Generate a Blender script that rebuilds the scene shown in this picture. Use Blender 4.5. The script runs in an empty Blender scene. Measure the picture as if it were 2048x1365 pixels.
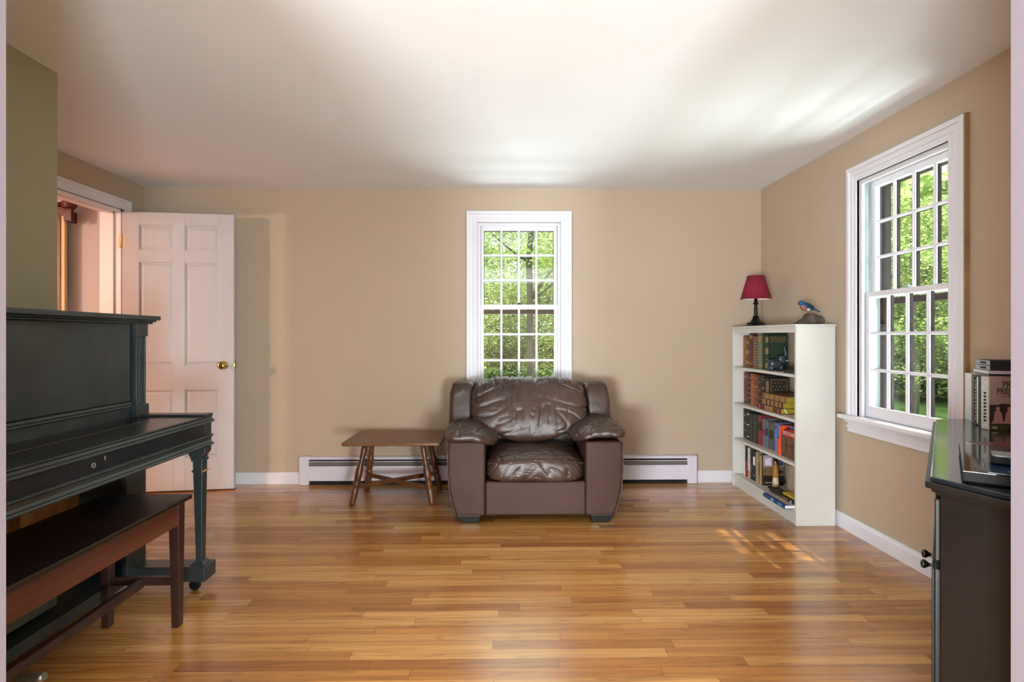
import bpy, bmesh, math, random
import numpy as np
from mathutils import Vector, Matrix, noise
PI = math.pi
sc = bpy.context.scene
col = sc.collection
random.seed(4)

# ------------------------------------------------------------------ camera, sky, lamps, exposure
cam_d = bpy.data.cameras.new('camera'); cam = bpy.data.objects.new('camera', cam_d); col.objects.link(cam)
cam.location = (0, 0, 1.14); cam.rotation_euler = (PI/2, 0, -math.radians(1.0))
cam_d.sensor_width = 36; cam_d.lens = 1100/2048*36; cam_d.shift_y = -9.5/2048; cam_d.clip_start = 0.05
sc.camera = cam
sc.view_settings.view_transform = 'Standard'; sc.view_settings.look = 'None'
sc.view_settings.gamma = 1; sc.view_settings.use_curve_mapping = False
sc.view_settings.exposure = 0.34
W = bpy.data.worlds.new('sky'); sc.world = W; W.use_nodes = True
W.node_tree.nodes['Background'].inputs[0].default_value = (.90, .97, 1.0, 1)
W.node_tree.nodes['Background'].inputs[1].default_value = 4.6

def lamp(name, kind, loc, power, color, size=.2, size_y=None, target=None, spread=None):
    d = bpy.data.lights.new(name, kind); o = bpy.data.objects.new(name, d); col.objects.link(o)
    o.location = loc; d.energy = power; d.color = color
    if kind == 'AREA':
        d.size = size
        if size_y: d.shape = 'RECTANGLE'; d.size_y = size_y
        if spread: d.spread = spread
    elif kind == 'POINT': d.shadow_soft_size = size
    if target is not None:
        o.rotation_euler = (Vector(target)-Vector(loc)).to_track_quat('-Z', 'Y').to_euler()
    return o
# added cool fill lights behind the camera, with no modelled source, and the warm lamp in the room beyond the open door
lamp('rear_fill_left', 'AREA', (-2.0, -3.15, .55), 385, (.80, .92, 1.0), 1.4, .9, (.5, 3.6, 2.6))
lamp('rear_fill_right', 'AREA', (1.55, -3.15, .55), 225, (.80, .95, 1.0), .8, .9, (-.5, 3.6, 2.6))
# added fill lights outside below the sills, standing in for bounce off the lawn
lamp('sill_fill_right', 'AREA', (2.85, 2.70, .02), 130, (.86, .98, .97), 1.2, .7, (.3, 2.7, 2.5))
lamp('sill_fill_back', 'AREA', (.13, 5.10, .02), 85, (.86, .92, 1.0), 1.0, .7, (.2, 2.4, 2.5))
lamp('hall_lamp', 'POINT', (-6.6, .15, 1.80), 430, (1.0, .61, .40), .08)
lamp('hall_ceiling_lamp', 'AREA', (-4.3, 2.6, 2.2), 20, (1.0, .84, .76), .5, .5, (-4.1, 2.8, 0))
sun = lamp('sun', 'SUN', (8, 2, 12), 9.0, (1.0, .93, .80)); sun.data.angle = .009
sun.rotation_euler = Vector((-.44, .10, -.89)).to_track_quat('-Z', 'Y').to_euler()

# ------------------------------------------------------------------ materials
def srgb(r, g, b):
    f = lambda c: (c/255/12.92) if c/255 <= .04045 else ((c/255+.055)/1.055)**2.4
    return (f(r), f(g), f(b), 1)
class NT:
    def __init__(s, name):
        s.m = bpy.data.materials.new(name); s.m.use_nodes = True
        s.t = s.m.node_tree; s.b = s.t.nodes['Principled BSDF']
    def n(s, kind, **kw):
        x = s.t.nodes.new(kind)
        for k, v in kw.items():
            if isinstance(k, str) and hasattr(x, k): setattr(x, k, v)
        return x
    def l(s, a, b): s.t.links.new(a, b)
    def val(s, node, **kw):
        for k, v in kw.items(): node.inputs[k.replace('_', ' ')].default_value = v
    def math(s, op, a, b=None, c=None):
        x = s.n('ShaderNodeMath', operation=op)
        for i, v in enumerate((a, b, c)):
            if v is None: continue
            if isinstance(v, (int, float)): x.inputs[i].default_value = v
            else: s.l(v, x.inputs[i])
        return x.outputs[0]
    def mix(s, f, a, b, mode='MIX'):
        x = s.n('ShaderNodeMix', data_type='RGBA', blend_type=mode)
        for i, v in ((0, f), (6, a), (7, b)):
            if isinstance(v, (int, float)): x.inputs[i].default_value = v
            elif isinstance(v, tuple): x.inputs[i].default_value = v
            else: s.l(v, x.inputs[i])
        return x.outputs[2]
    def ramp(s, f, stops):
        x = s.n('ShaderNodeValToRGB'); e = x.color_ramp.elements
        while len(e) < len(stops): e.new(.5)
        for i, (p, c) in enumerate(stops): e[i].position = p; e[i].color = c
        s.l(f, x.inputs[0]); return x.outputs[0]
    def noise(s, scale=5, detail=4, rough=.5, stretch=None, vec=None, dist=0):
        tc = s.n('ShaderNodeTexCoord'); v = vec or tc.outputs['Object']
        if stretch:
            mp = s.n('ShaderNodeMapping'); mp.inputs['Scale'].default_value = stretch; s.l(v, mp.inputs[0]); v = mp.outputs[0]
        x = s.n('ShaderNodeTexNoise'); s.l(v, x.inputs['Vector'])
        x.inputs['Scale'].default_value = scale; x.inputs['Detail'].default_value = detail
        x.inputs['Roughness'].default_value = rough; x.inputs['Distortion'].default_value = dist
        return x.outputs[0]
    def bump(s, h, strength=.2, dist=.01):
        x = s.n('ShaderNodeBump'); x.inputs['Strength'].default_value = strength; x.inputs['Distance'].default_value = dist
        s.l(h, x.inputs['Height']); s.l(x.outputs[0], s.b.inputs['Normal'])
def basic(name, c, rough=.5, metal=0, var=.12, scale=8, bump=0, bscale=60, stretch=None, coat=0, spec=None):
    t = NT(name); c = srgb(*c)
    n = t.noise(scale, 3, .55, stretch)
    lo = tuple(v*(1-var) for v in c[:3])+(1,); hi = tuple(min(1, v*(1+var)) for v in c[:3])+(1,)
    t.l(t.ramp(n, [(.3, lo), (.7, hi)]), t.b.inputs['Base Color'])
    t.b.inputs['Roughness'].default_value = rough; t.b.inputs['Metallic'].default_value = metal
    if coat: t.b.inputs['Coat Weight'].default_value = coat; t.b.inputs['Coat Roughness'].default_value = .12
    if spec is not None: t.b.inputs['Specular IOR Level'].default_value = spec
    if bump: t.bump(t.noise(bscale, 3, .6, stretch), bump, .004)
    return t.m
def wood(name, dark, light, axis=1, rough=.4, fine=60, coat=0):
    t = NT(name); st = [fine*.35]*3; st[axis] = fine*.02
    n = t.noise(1.0, 5, .6, tuple(st), dist=.3)
    big = t.noise(2.5, 2, .5)
    c = t.ramp(n, [(.3, srgb(*dark)), (.72, srgb(*light))])
    c = t.mix(t.math('MULTIPLY', big, .35), c, srgb(*dark))
    t.l(c, t.b.inputs['Base Color']); t.b.inputs['Roughness'].default_value = rough
    if coat: t.b.inputs['Coat Weight'].default_value = coat; t.b.inputs['Coat Roughness'].default_value = .15
    t.bump(n, .12, .002); return t.m

M = {}
M['wall'] = basic('wall_paint_tan', (183, 163, 141), .75, var=.02, scale=1.2, bump=.06, bscale=180)
M['green'] = basic('wall_paint_green_lit', (160, 155, 130), .75, var=.02, scale=1.2, bump=.06, bscale=180)  # tan wall paint with the green window light put into its colour
M['pink'] = basic('hall_wall_paint', (184, 188, 196), .75, var=.02, scale=1.2, bump=.05, bscale=180)
M['ceil'] = basic('ceiling_paint', (236, 236, 238), .8, var=.012, scale=1.0, bump=.05, bscale=150)
M['trim'] = basic('trim_white', (224, 220, 226), .38, var=.02, scale=3)
M['jamb'] = basic('jamb_white', (150, 141, 153), .45, var=.02, scale=3)
M['door'] = basic('door_white', (190, 186, 188), .38, var=.02, scale=3, bump=.05, bscale=40, stretch=(6, 6, .4))
M['brownedge'] = basic('casing_edge_tan', (150, 116, 78), .7, var=.2, scale=6)
M['storm'] = basic('storm_frame_brown', (34, 17, 19), .6, spec=.2, var=.1)
M['alum'] = basic('jamb_liner_metal', (176, 190, 190), .35, .4, var=.15, scale=20, stretch=(4, 4, .3))
M['brass'] = basic('brass', (196, 166, 104), .2, 1, var=.08)
M['black_hole'] = basic('black_matt', (22, 20, 20), .8, var=.1)
M['heat_white'] = basic('heater_enamel', (214, 206, 216), .35, var=.02)
M['heat_grey'] = basic('heater_damper', (120, 112, 104), .45, var=.1)
M['piano'] = basic('piano_black', (40, 47, 48), .34, var=.35, scale=3, bump=.1, bscale=300, spec=.7)
M['piano_flat'] = basic('piano_black_aged', (44, 50, 52), .42, var=.35, scale=5, bump=.18, bscale=220, spec=.7)
M['piano_top'] = basic('piano_fallboard', (27, 31, 36), .27, var=.3, scale=3, bump=.05, bscale=200, spec=.7)
M['bare'] = wood('bare_wood', (150, 96, 50), (200, 150, 92), 1, .6)
M['oldwood'] = wood('aged_interior_wood', (110, 72, 34), (176, 132, 70), 2, .6)
M['bench_top'] = wood('bench_top_wood', (22, 13, 12), (44, 26, 22), 1, .33)
M['bench'] = wood('bench_mahogany', (58, 27, 19), (106, 57, 39), 1, .38)
M['bench_leg'] = wood('bench_leg_wood', (34, 18, 16), (66, 38, 32), 2, .36)
M['table'] = wood('maple_table_wood', (92, 56, 30), (140, 94, 56), 0, .36)
M['table_leg'] = wood('maple_leg_wood', (70, 36, 18), (122, 70, 38), 2, .33)
M['shelfwhite'] = basic('bookcase_cream_paint', (208, 204, 196), .42, var=.02, scale=4)
M['nickel'] = basic('tarnished_nickel', (188, 184, 168), .28, .8, var=.15, scale=30)
M['grey_felt'] = basic('grey_green_felt', (86, 90, 78), .9, var=.2, scale=20)
M['iron'] = basic('black_iron', (26, 25, 26), .38, .5, var=.3, scale=40, bump=.3, bscale=90)
M['red_shade'] = basic('burgundy_fabric', (128, 18, 44), .85, var=.1, scale=60, bump=.2, bscale=500)
M['shade_in'] = basic('shade_lining', (226, 214, 196), .8)
M['blue_feather'] = basic('bluebird_blue', (12, 80, 122), .5, var=.3, scale=60)
M['dark_feather'] = basic('bluebird_dark_blue', (12, 46, 70), .5, var=.3, scale=60)
M['breast'] = basic('bluebird_breast', (146, 94, 76), .6, var=.2, scale=50)
M['belly'] = basic('bluebird_belly', (222, 206, 194), .6, var=.1, scale=50)
M['beak'] = basic('beak_black', (26, 24, 26), .4)
M['drift'] = wood('driftwood', (38, 30, 24), (112, 95, 77), 2, .85, fine=240)
M['cab'] = basic('cabinet_espresso', (31, 26, 24), .42, var=.2, scale=6, bump=.1, bscale=260, spec=.35)
M['cab_top'] = basic('cabinet_top_black', (30, 34, 38), .13, var=.1, scale=4, spec=.8)
M['gloss_black'] = basic('gloss_black_plastic', (24, 22, 24), .07, var=.1, spec=.8)
M['silver'] = basic('silver_plastic', (150, 158, 164), .4, .2, var=.05)
M['mahog'] = basic('mahogany_varnish', (74, 19, 17), .25, var=.3, scale=30)
M['paper'] = basic('paper_white', (232, 228, 220), .7, var=.04)
M['pages'] = basic('page_edges', (214, 200, 168), .8, var=.12, scale=200, stretch=(1, 1, 6))
M['gilt'] = basic('gilt_page_edges', (168, 148, 40), .4, .3, var=.15, scale=80)
M['gold'] = basic('gold_tooling', (158, 120, 68), .5, .2, var=.2, scale=60)
M['plate'] = basic('outlet_plastic', (228, 220, 208), .4, var=.01)

def leather():
    t = NT('brown_leather')
    n1 = t.noise(3.5, 4, .55); n2 = t.noise(14, 4, .6, dist=.8)
    c = t.ramp(n1, [(.3, srgb(50, 34, 28)), (.7, srgb(74, 51, 41))])
    t.l(c, t.b.inputs['Base Color'])
    t.l(t.ramp(n2, [(.3, (.30,)*3+(1,)), (.7, (.44,)*3+(1,))]), t.b.inputs['Roughness'])
    v = t.n('ShaderNodeTexVoronoi'); v.inputs['Scale'].default_value = 420
    tc = t.n('ShaderNodeTexCoord'); t.l(tc.outputs['Object'], v.inputs['Vector'])
    h = t.math('ADD', t.math('MULTIPLY', n2, 1.0), t.math('MULTIPLY', v.outputs[0], .12))
    t.bump(h, .35, .006); return t.m
M['leather'] = leather()
M['leather_flat'] = basic('leatherette_panel', (66, 42, 33), .55, var=.1, scale=5, bump=.15, bscale=500, spec=.25)
M['foot'] = basic('armchair_foot_black', (22, 20, 20), .45)

def floor_mat():
    t = NT('oak_strip_floor')
    tc = t.n('ShaderNodeTexCoord'); sp = t.n('ShaderNodeSeparateXYZ'); t.l(tc.outputs['Object'], sp.inputs[0])
    x, y = sp.outputs[0], sp.outputs[1]
    yr = t.math('DIVIDE', y, .05715); row = t.math('FLOOR', yr); fy = t.math('SUBTRACT', yr, row)
    w1 = t.n('ShaderNodeTexWhiteNoise', noise_dimensions='1D'); t.l(row, w1.inputs['W'])
    w1b = t.n('ShaderNodeTexWhiteNoise', noise_dimensions='1D'); t.l(t.math('ADD', row, 77.3), w1b.inputs['W'])
    L = t.math('ADD', t.math('MULTIPLY', w1b.outputs[0], .75), .55)
    xr = t.math('ADD', t.math('DIVIDE', x, L), t.math('MULTIPLY', w1.outputs[0], 13.0))
    pid = t.math('FLOOR', xr); fx = t.math('SUBTRACT', xr, pid)
    cv = t.n('ShaderNodeCombineXYZ'); t.l(pid, cv.inputs[0]); t.l(row, cv.inputs[1])
    w2 = t.n('ShaderNodeTexWhiteNoise', noise_dimensions='3D'); t.l(cv.outputs[0], w2.inputs['Vector'])
    rnd = w2.outputs[0]
    # grain, shifted board by board
    g = t.n('ShaderNodeCombineXYZ')
    t.l(t.math('ADD', t.math('MULTIPLY', x, 1.6), t.math('MULTIPLY', rnd, 37.0)), g.inputs[0])
    t.l(t.math('MULTIPLY', y, 42.0), g.inputs[1]); t.l(t.math('MULTIPLY', rnd, 91.0), g.inputs[2])
    nz = t.n('ShaderNodeTexNoise'); t.l(g.outputs[0], nz.inputs['Vector'])
    nz.inputs['Scale'].default_value = 1.0; nz.inputs['Detail'].default_value = 6; nz.inputs['Roughness'].default_value = .62; nz.inputs['Distortion'].default_value = .6
    g2 = t.n('ShaderNodeCombineXYZ')
    t.l(t.math('ADD', t.math('MULTIPLY', x, .9), t.math('MULTIPLY', rnd, 51.0)), g2.inputs[0]); t.l(t.math('MULTIPLY', y, 13.0), g2.inputs[1]); t.l(t.math('MULTIPLY', rnd, 29.0), g2.inputs[2])
    nb = t.n('ShaderNodeTexNoise'); t.l(g2.outputs[0], nb.inputs['Vector']); nb.inputs['Scale'].default_value = 1.0; nb.inputs['Detail'].default_value = 1
    rings = t.math('ABSOLUTE', t.math('SINE', t.math('MULTIPLY', nb.outputs[0], 34.0)))
    base = t.ramp(rnd, [(0, srgb(160, 100, 44)), (.3, srgb(192, 130, 64)), (.62, srgb(208, 148, 78)), (1, srgb(224, 172, 102))])
    c = t.mix(t.ramp(nz.outputs[0], [(.40, (0, 0, 0, 1)), (.72, (.62,)*3+(1,))]), base, srgb(112, 60, 24))
    c = t.mix(t.ramp(rings, [(0, (.34,)*3+(1,)), (.34, (0, 0, 0, 1))]), c, srgb(96, 50, 18))
    ey = t.math('MINIMUM', fy, t.math('SUBTRACT', 1.0, fy)); ex = t.math('MULTIPLY', t.math('MINIMUM', fx, t.math('SUBTRACT', 1.0, fx)), t.math('DIVIDE', L, .05715))
    seam = t.math('LESS_THAN', t.math('MINIMUM', ey, ex), .016)
    c = t.mix(t.math('MULTIPLY', seam, .6), c, srgb(60, 32, 14))
    t.l(c, t.b.inputs['Base Color'])
    rb = t.noise(1.3, 3, .5)
    t.l(t.math('ADD', t.math('MULTIPLY', rb, .12), t.math('ADD', t.math('MULTIPLY', nz.outputs[0], .08), .135)), t.b.inputs['Roughness'])
    t.b.inputs['Specular IOR Level'].default_value = .8
    t.b.inputs['Coat Weight'].default_value = .4; t.b.inputs['Coat Roughness'].default_value = .2
    t.bump(t.math('SUBTRACT', t.math('MULTIPLY', nz.outputs[0], .25), seam), .12, .0015)
    return t.m
M['floor'] = floor_mat()

def glass_mat():
    t = NT('window_glass'); nt = t.t; out = nt.nodes['Material Output']
    tr = t.n('ShaderNodeBsdfTransparent'); tr.inputs[0].default_value = (.96, .98, .97, 1)
    gl = t.n('ShaderNodeBsdfGlossy'); gl.inputs['Roughness'].default_value = .02
    lw = t.n('ShaderNodeLayerWeight'); lw.inputs['Blend'].default_value = .5
    f5 = t.math('ADD', t.math('MULTIPLY', t.math('POWER', lw.outputs['Facing'], 5.0), .9), .04)
    mx = t.n('ShaderNodeMixShader'); t.l(f5, mx.inputs[0]); t.l(tr.outputs[0], mx.inputs[1]); t.l(gl.outputs[0], mx.inputs[2])
    t.l(mx.outputs[0], out.inputs[0]); nt.nodes.remove(t.b); return t.m
M['glass'] = glass_mat()

def leaf_mat(name, a, b, c):
    t = NT(name); out = t.t.nodes['Material Output']
    geo = t.n('ShaderNodeNewGeometry')
    k = t.ramp(geo.outputs['Random Per Island'], [(0, srgb(*a)), (.55, srgb(*b)), (1, srgb(*c))])
    t.l(k, t.b.inputs['Base Color']); t.b.inputs['Roughness'].default_value = .5
    tr = t.n('ShaderNodeBsdfTranslucent'); t.l(k, tr.inputs[0])
    mx = t.n('ShaderNodeMixShader'); mx.inputs[0].default_value = .45
    t.l(t.b.outputs[0], mx.inputs[1]); t.l(tr.outputs[0], mx.inputs[2]); t.l(mx.outputs[0], out.inputs[0]); return t.m
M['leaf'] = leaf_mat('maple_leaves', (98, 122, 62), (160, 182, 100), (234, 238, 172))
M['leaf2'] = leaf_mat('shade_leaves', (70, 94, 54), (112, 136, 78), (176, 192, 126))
M['bark'] = basic('bark', (96, 92, 82), .9, var=.4, scale=14, bump=.6, bscale=30, stretch=(1, 1, .25))
M['bark_d'] = basic('bark_dark', (58, 54, 48), .9, var=.4, scale=14, bump=.6, bscale=30, stretch=(1, 1, .25))
def ground_mat():
    t = NT('forest_lawn'); n = t.noise(1.2, 6, .7); n2 = t.noise(14, 4, .7)
    c = t.ramp(n, [(.3, srgb(64, 84, 34)), (.5, srgb(92, 128, 52)), (.7, srgb(128, 160, 76))])
    t.l(t.mix(t.math('MULTIPLY', n2, .5), c, srgb(58, 66, 30)), t.b.inputs['Base Color']); t.b.inputs['Roughness'].default_value = .9
    t.bump(n2, .8, .05); return t.m
M['ground'] = ground_mat()

# ------------------------------------------------------------------ mesh helpers
class MB:
    def __init__(s, xf=None): s.v = []; s.f = []; s.xf = xf; s.sm = []
    def add(s, vs, fs, smooth=False):
        o = len(s.v)
        s.v += [tuple(s.xf @ Vector(p)) if s.xf is not None else tuple(p) for p in vs]
        s.f += [tuple(i+o for i in f) for f in fs]; s.sm += [smooth]*len(fs); return s
    def box(s, x0, x1, y0, y1, z0, z1):
        x0, x1 = sorted((x0, x1)); y0, y1 = sorted((y0, y1)); z0, z1 = sorted((z0, z1))
        v = [(x, y, z) for z in (z0, z1) for x, y in ((x0, y0), (x1, y0), (x1, y1), (x0, y1))]
        return s.add(v, [(3, 2, 1, 0), (4, 5, 6, 7), (0, 1, 5, 4), (1, 2, 6, 5), (2, 3, 7, 6), (3, 0, 4, 7)])
    def prism(s, prof, axis, a, b, smooth=False):
        # prof: closed list of 2-D points in the two other axes (in x,y,z order), extruded from a to b
        def P(p, t):
            return (t, p[0], p[1]) if axis == 0 else ((p[0], t, p[1]) if axis == 1 else (p[0], p[1], t))
        n = len(prof); v = [P(p, a) for p in prof]+[P(p, b) for p in prof]
        f = [(i, (i+1) % n, n+(i+1) % n, n+i) for i in range(n)]
        s.add(v, f, smooth); o = len(s.v)-2*n
        s.f += [tuple(o+i for i in reversed(range(n))), tuple(o+n+i for i in range(n))]; s.sm += [False, False]; return s
    def frustum(s, b, t, z0, z1):
        # b,t: (x0,x1,y0,y1) at z0 and z1
        v = [(b[0], b[2], z0), (b[1], b[2], z0), (b[1], b[3], z0), (b[0], b[3], z0), (t[0], t[2], z1), (t[1], t[2], z1), (t[1], t[3], z1), (t[0], t[3], z1)]
        return s.add(v, [(3, 2, 1, 0), (4, 5, 6, 7), (0, 1, 5, 4), (1, 2, 6, 5), (2, 3, 7, 6), (3, 0, 4, 7)])
    def lathe(s, prof, c=(0, 0, 0), seg=24, d=(0, 0, 1), smooth=True):
        # prof: list (r, h) along direction d from c
        q = Vector((0, 0, 1)).rotation_difference(Vector(d).normalized()); c = Vector(c); v = []
        for r, h in prof:
            for k in range(seg):
                a = 2*PI*k/seg; v.append(tuple(c+q @ Vector((r*math.cos(a), r*math.sin(a), h))))
        f = [(j*seg+k, j*seg+(k+1) % seg, (j+1)*seg+(k+1) % seg, (j+1)*seg+k) for j in range(len(prof)-1) for k in range(seg)]
        s.add(v, f, smooth); o = len(s.v)-len(v); n = len(prof)
        s.f += [tuple(o+k for k in reversed(range(seg))), tuple(o+(n-1)*seg+k for k in range(seg))]; s.sm += [False, False]; return s
    def tube(s, pts, r, seg=8):
        pts = [Vector(p) for p in pts]; rs = r if isinstance(r, (list, tuple)) else [r]*len(pts); v = []
        up = Vector((.13, .31, .94))
        for i, p in enumerate(pts):
            d = (pts[min(i+1, len(pts)-1)]-pts[max(i-1, 0)]).normalized()
            a = d.cross(up).normalized(); b = d.cross(a)
            for k in range(seg):
                t = 2*PI*k/seg; v.append(tuple(p+rs[i]*(a*math.cos(t)+b*math.sin(t))))
        f = [(j*seg+k, (j+1)*seg+k, (j+1)*seg+(k+1) % seg, j*seg+(k+1) % seg) for j in range(len(pts)-1) for k in range(seg)]
        s.add(v, f, True); o = len(s.v)-len(v); n = len(pts)
        s.f += [tuple(o+k for k in range(seg)), tuple(o+(n-1)*seg+k for k in reversed(range(seg)))]; s.sm += [False, False]; return s
    def blob(s, fn, n=10, e=3.0):
        # rounded box: cube grid pulled onto a superellipsoid, then fn maps the unit point to its place
        idx = {}; vs = []; fs = []
        def vid(p):
            k = tuple(round(c, 5) for c in p)
            if k not in idx:
                m = (abs(p[0])**e+abs(p[1])**e+abs(p[2])**e)**(-1/e)
                idx[k] = len(vs); vs.append(tuple(fn(p[0]*m, p[1]*m, p[2]*m)))
            return idx[k]
        g = [math.sin((-1+2*i/n)*PI/4)/math.sin(PI/4) for i in range(n+1)]
        for ax in range(3):
            for sg in (-1, 1):
                for i in range(n):
                    for j in range(n):
                        q = []
                        for a, b in ((i, j), (i+1, j), (i+1, j+1), (i, j+1)):
                            p = [0, 0, 0]; p[ax] = sg; p[(ax+1) % 3] = g[a]; p[(ax+2) % 3] = g[b]; q.append(vid(p))
                        fs.append(tuple(q) if sg > 0 else tuple(reversed(q)))
        return s.add(vs, fs, True)
    def build(s, name, m, parent=None, bevel=0, seg=2, origin=None):
        me = bpy.data.meshes.new(name)
        off = Vector((0, 0, 0)); p = parent
        while p is not None: off += p.location; p = p.parent
        if parent is None and origin is not None: off = Vector(origin)
        me.from_pydata([tuple(Vector(q)-off) for q in s.v], [], s.f)
        me.polygons.foreach_set('use_smooth', s.sm); me.update()
        o = bpy.data.objects.new(name, me); col.objects.link(o)
        if isinstance(m, str): m = M[m]
        me.materials.append(m)
        if parent is not None: o.parent = parent
        elif origin is not None: o.location = origin
        if bevel:
            b = o.modifiers.new('bevel', 'BEVEL'); b.width = bevel; b.segments = seg; b.limit_method = 'ANGLE'; b.angle_limit = .6
            b.harden_normals = False
        return o
def tag(o, label=None, cat=None, group=None, kind=None):
    if label: o['label'] = label
    if cat: o['category'] = cat
    if group: o['group'] = group
    if kind: o['kind'] = kind
    return o
def thing(name, loc, label=None, cat=None, group=None, kind=None):
    o = bpy.data.objects.new(name, None); col.objects.link(o); o.location = loc; o.empty_display_size = .1
    return tag(o, label, cat, group, kind)
def B(*a): return MB().box(*a)
def children(o): return [c for c in bpy.data.objects if c.parent == o]
def copy_tree(o, parent=None):
    c = o.copy(); col.objects.link(c)
    if parent: c.parent = parent
    for ch in children(o): copy_tree(ch, c)
    return c
def text_mb(body, size, xf, depth=.0004, align='CENTER', squeeze=1.0):
    cu = bpy.data.curves.new('letters', 'FONT'); cu.body = body; cu.size = size; cu.extrude = depth; cu.align_x = align; cu.resolution_u = 3
    o = bpy.data.objects.new('letters', cu); col.objects.link(o)
    dg = bpy.context.evaluated_depsgraph_get(); me = bpy.data.meshes.new_from_object(o.evaluated_get(dg))
    mb = MB(xf); mb.add([(v.co.x*squeeze, v.co.y, v.co.z) for v in me.vertices], [tuple(p.vertices) for p in me.polygons])
    bpy.data.objects.remove(o); bpy.data.curves.remove(cu); bpy.data.meshes.remove(me)
    return mb

# ------------------------------------------------------------------ the shell
XR, YB, XL, H = 2.03, 4.28, -2.755, 2.293
S = lambda o: tag(o, kind='structure')
S(B(-8, 2.18, -3.4, 4.6, -.1, 0).build('floor', 'floor'))
S(B(-8, 2.18, -3.4, 4.6, H, H+.1).build('ceiling', 'ceil'))
WZ0, WZ1, WH = .685, 2.025, .3265
WCX, WCY = .13, 2.77
mb = MB(); mb.box(XL-.145, WCX-WH, YB, YB+.15, 0, H); mb.box(WCX+WH, XR+.15, YB, YB+.15, 0, H)
mb.box(WCX-WH, WCX+WH, YB, YB+.15, 0, WZ0-.03); mb.box(WCX-WH, WCX+WH, YB, YB+.15, WZ1, H)
S(mb.build('wall_back', 'wall'))
mb = MB(); mb.box(XR, XR+.15, -3.4, WCY-WH, 0, H); mb.box(XR, XR+.15, WCY+WH, YB, 0, H)
mb.box(XR, XR+.15, WCY-WH, WCY+WH, 0, WZ0-.03); mb.box(XR, XR+.15, WCY-WH, WCY+WH, WZ1, H)
S(mb.build('wall_right', 'wall'))
DY0, DY1, DZ = 3.235, 4.03, 2.05
mb = MB(); mb.box(XL-.145, XL, -3.4, 1.05, 0, H); mb.box(XL-.145, XL, 2.445, DY0, 0, H); mb.box(XL-.145, XL, DY1, YB, 0, H); mb.box(XL-.145, XL, DY0, DY1, DZ, H)
S(mb.build('wall_left', 'wall'))
S(B(XL-.145, -1.95, 1.05, 2.445, 0, H).build('wall_left_projection', 'green'))
JL, JR = -.937, .991
mb = MB(); mb.box(XL, JL-.02, .93, 1.05, 0, H); mb.box(JR+.02, XR, .93, 1.05, 0, H); mb.box(JL-.02, JR+.02, .93, 1.05, 2.12, H)
S(mb.build('wall_front', 'wall'))
mb = MB(); mb.box(JL-.02, JL, .925, 1.055, 0, 2.12); mb.box(JR, JR+.02, .925, 1.055, 0, 2.12); mb.box(JL, JR, .925, 1.055, 2.10, 2.12)
S(mb.build('trim_1', 'jamb'))
mb = MB(); mb.box(-8, XL-.145, 4.45, 4.6, 0, H); S(mb.build('wall_hall_back', 'pink'))
S(B(XL-.145, XL-.13, YB, 4.6, 0, H).build('wall_hall_side', 'pink'))
S(B(-8.1, -8, -3.4, 4.6, 0, H).build('wall_hall_left', 'pink'))
S(B(-8, 2.18, -3.5, -3.4, 0, H).build('wall_rear', 'wall'))

def base_prof(x0, sgn):     # baseboard section: (offset, z)
    return [(x0, 0), (x0+sgn*.015, 0), (x0+sgn*.015, .068), (x0+sgn*.010, .076), (x0+sgn*.007, .088), (x0, .088)]
# back wall baseboard on both sides of the heater, then right wall, left wall
mb = MB()
for a, b in ((XL, -1.55), (1.50, XR)): mb.prism([(p, z) for p, z in base_prof(YB, -1)], 0, a, b)
S(mb.build('baseboard_back', 'trim'))
mb = MB(); mb.prism(base_prof(XR, -1), 1, 1.05, YB-.015); S(mb.build('baseboard_right', 'trim'))
mb = MB(); mb.prism(base_prof(XL, 1), 1, DY1+.08, YB-.015); mb.prism(base_prof(XL, 1), 1, 2.445, DY0-.08); S(mb.build('baseboard_left', 'trim'))

# door casing (left wall) + jamb + stop
mb = MB()
for (w0, w1, t) in ((0.005, .078, .015), (.060, .080, .021), (0.005, .016, .018)):
    mb.box(XL, XL+t, DY1+w0, DY1+w1, 0, DZ+w1); mb.box(XL, XL+t, DY0-w1, DY0-w0, 0, DZ+w1); mb.box(XL, XL+t, DY0-w0, DY1+w0, DZ+w0, DZ+w1)
    mb.box(XL-.145-t, XL-.145, DY1+w0, DY1+w1, 0, DZ+w1); mb.box(XL-.145-t, XL-.145, DY0-w1, DY0-w0, 0, DZ+w1); mb.box(XL-.145-t, XL-.145, DY0-w0, DY1+w0, DZ+w0, DZ+w1)
S(mb.build('trim_2', 'trim', bevel=.002))
mb = MB(); mb.box(XL-.147, XL+.002, DY1-.012, DY1+.012, 0, DZ+.01); mb.box(XL-.147, XL+.002, DY0-.012, DY0+.012, 0, DZ+.01); mb.box(XL-.147, XL+.002, DY0, DY1, DZ-.012, DZ+.012)
mb.box(XL-.08, XL-.045, DY1-.024, DY1-.012, 0, DZ-.012); mb.box(XL-.08, XL-.045, DY0+.012, DY0+.024, 0, DZ-.012); mb.box(XL-.08, XL-.045, DY0+.012, DY1-.012, DZ-.024, DZ-.012)
S(mb.build('trim_3', 'trim'))

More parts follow.
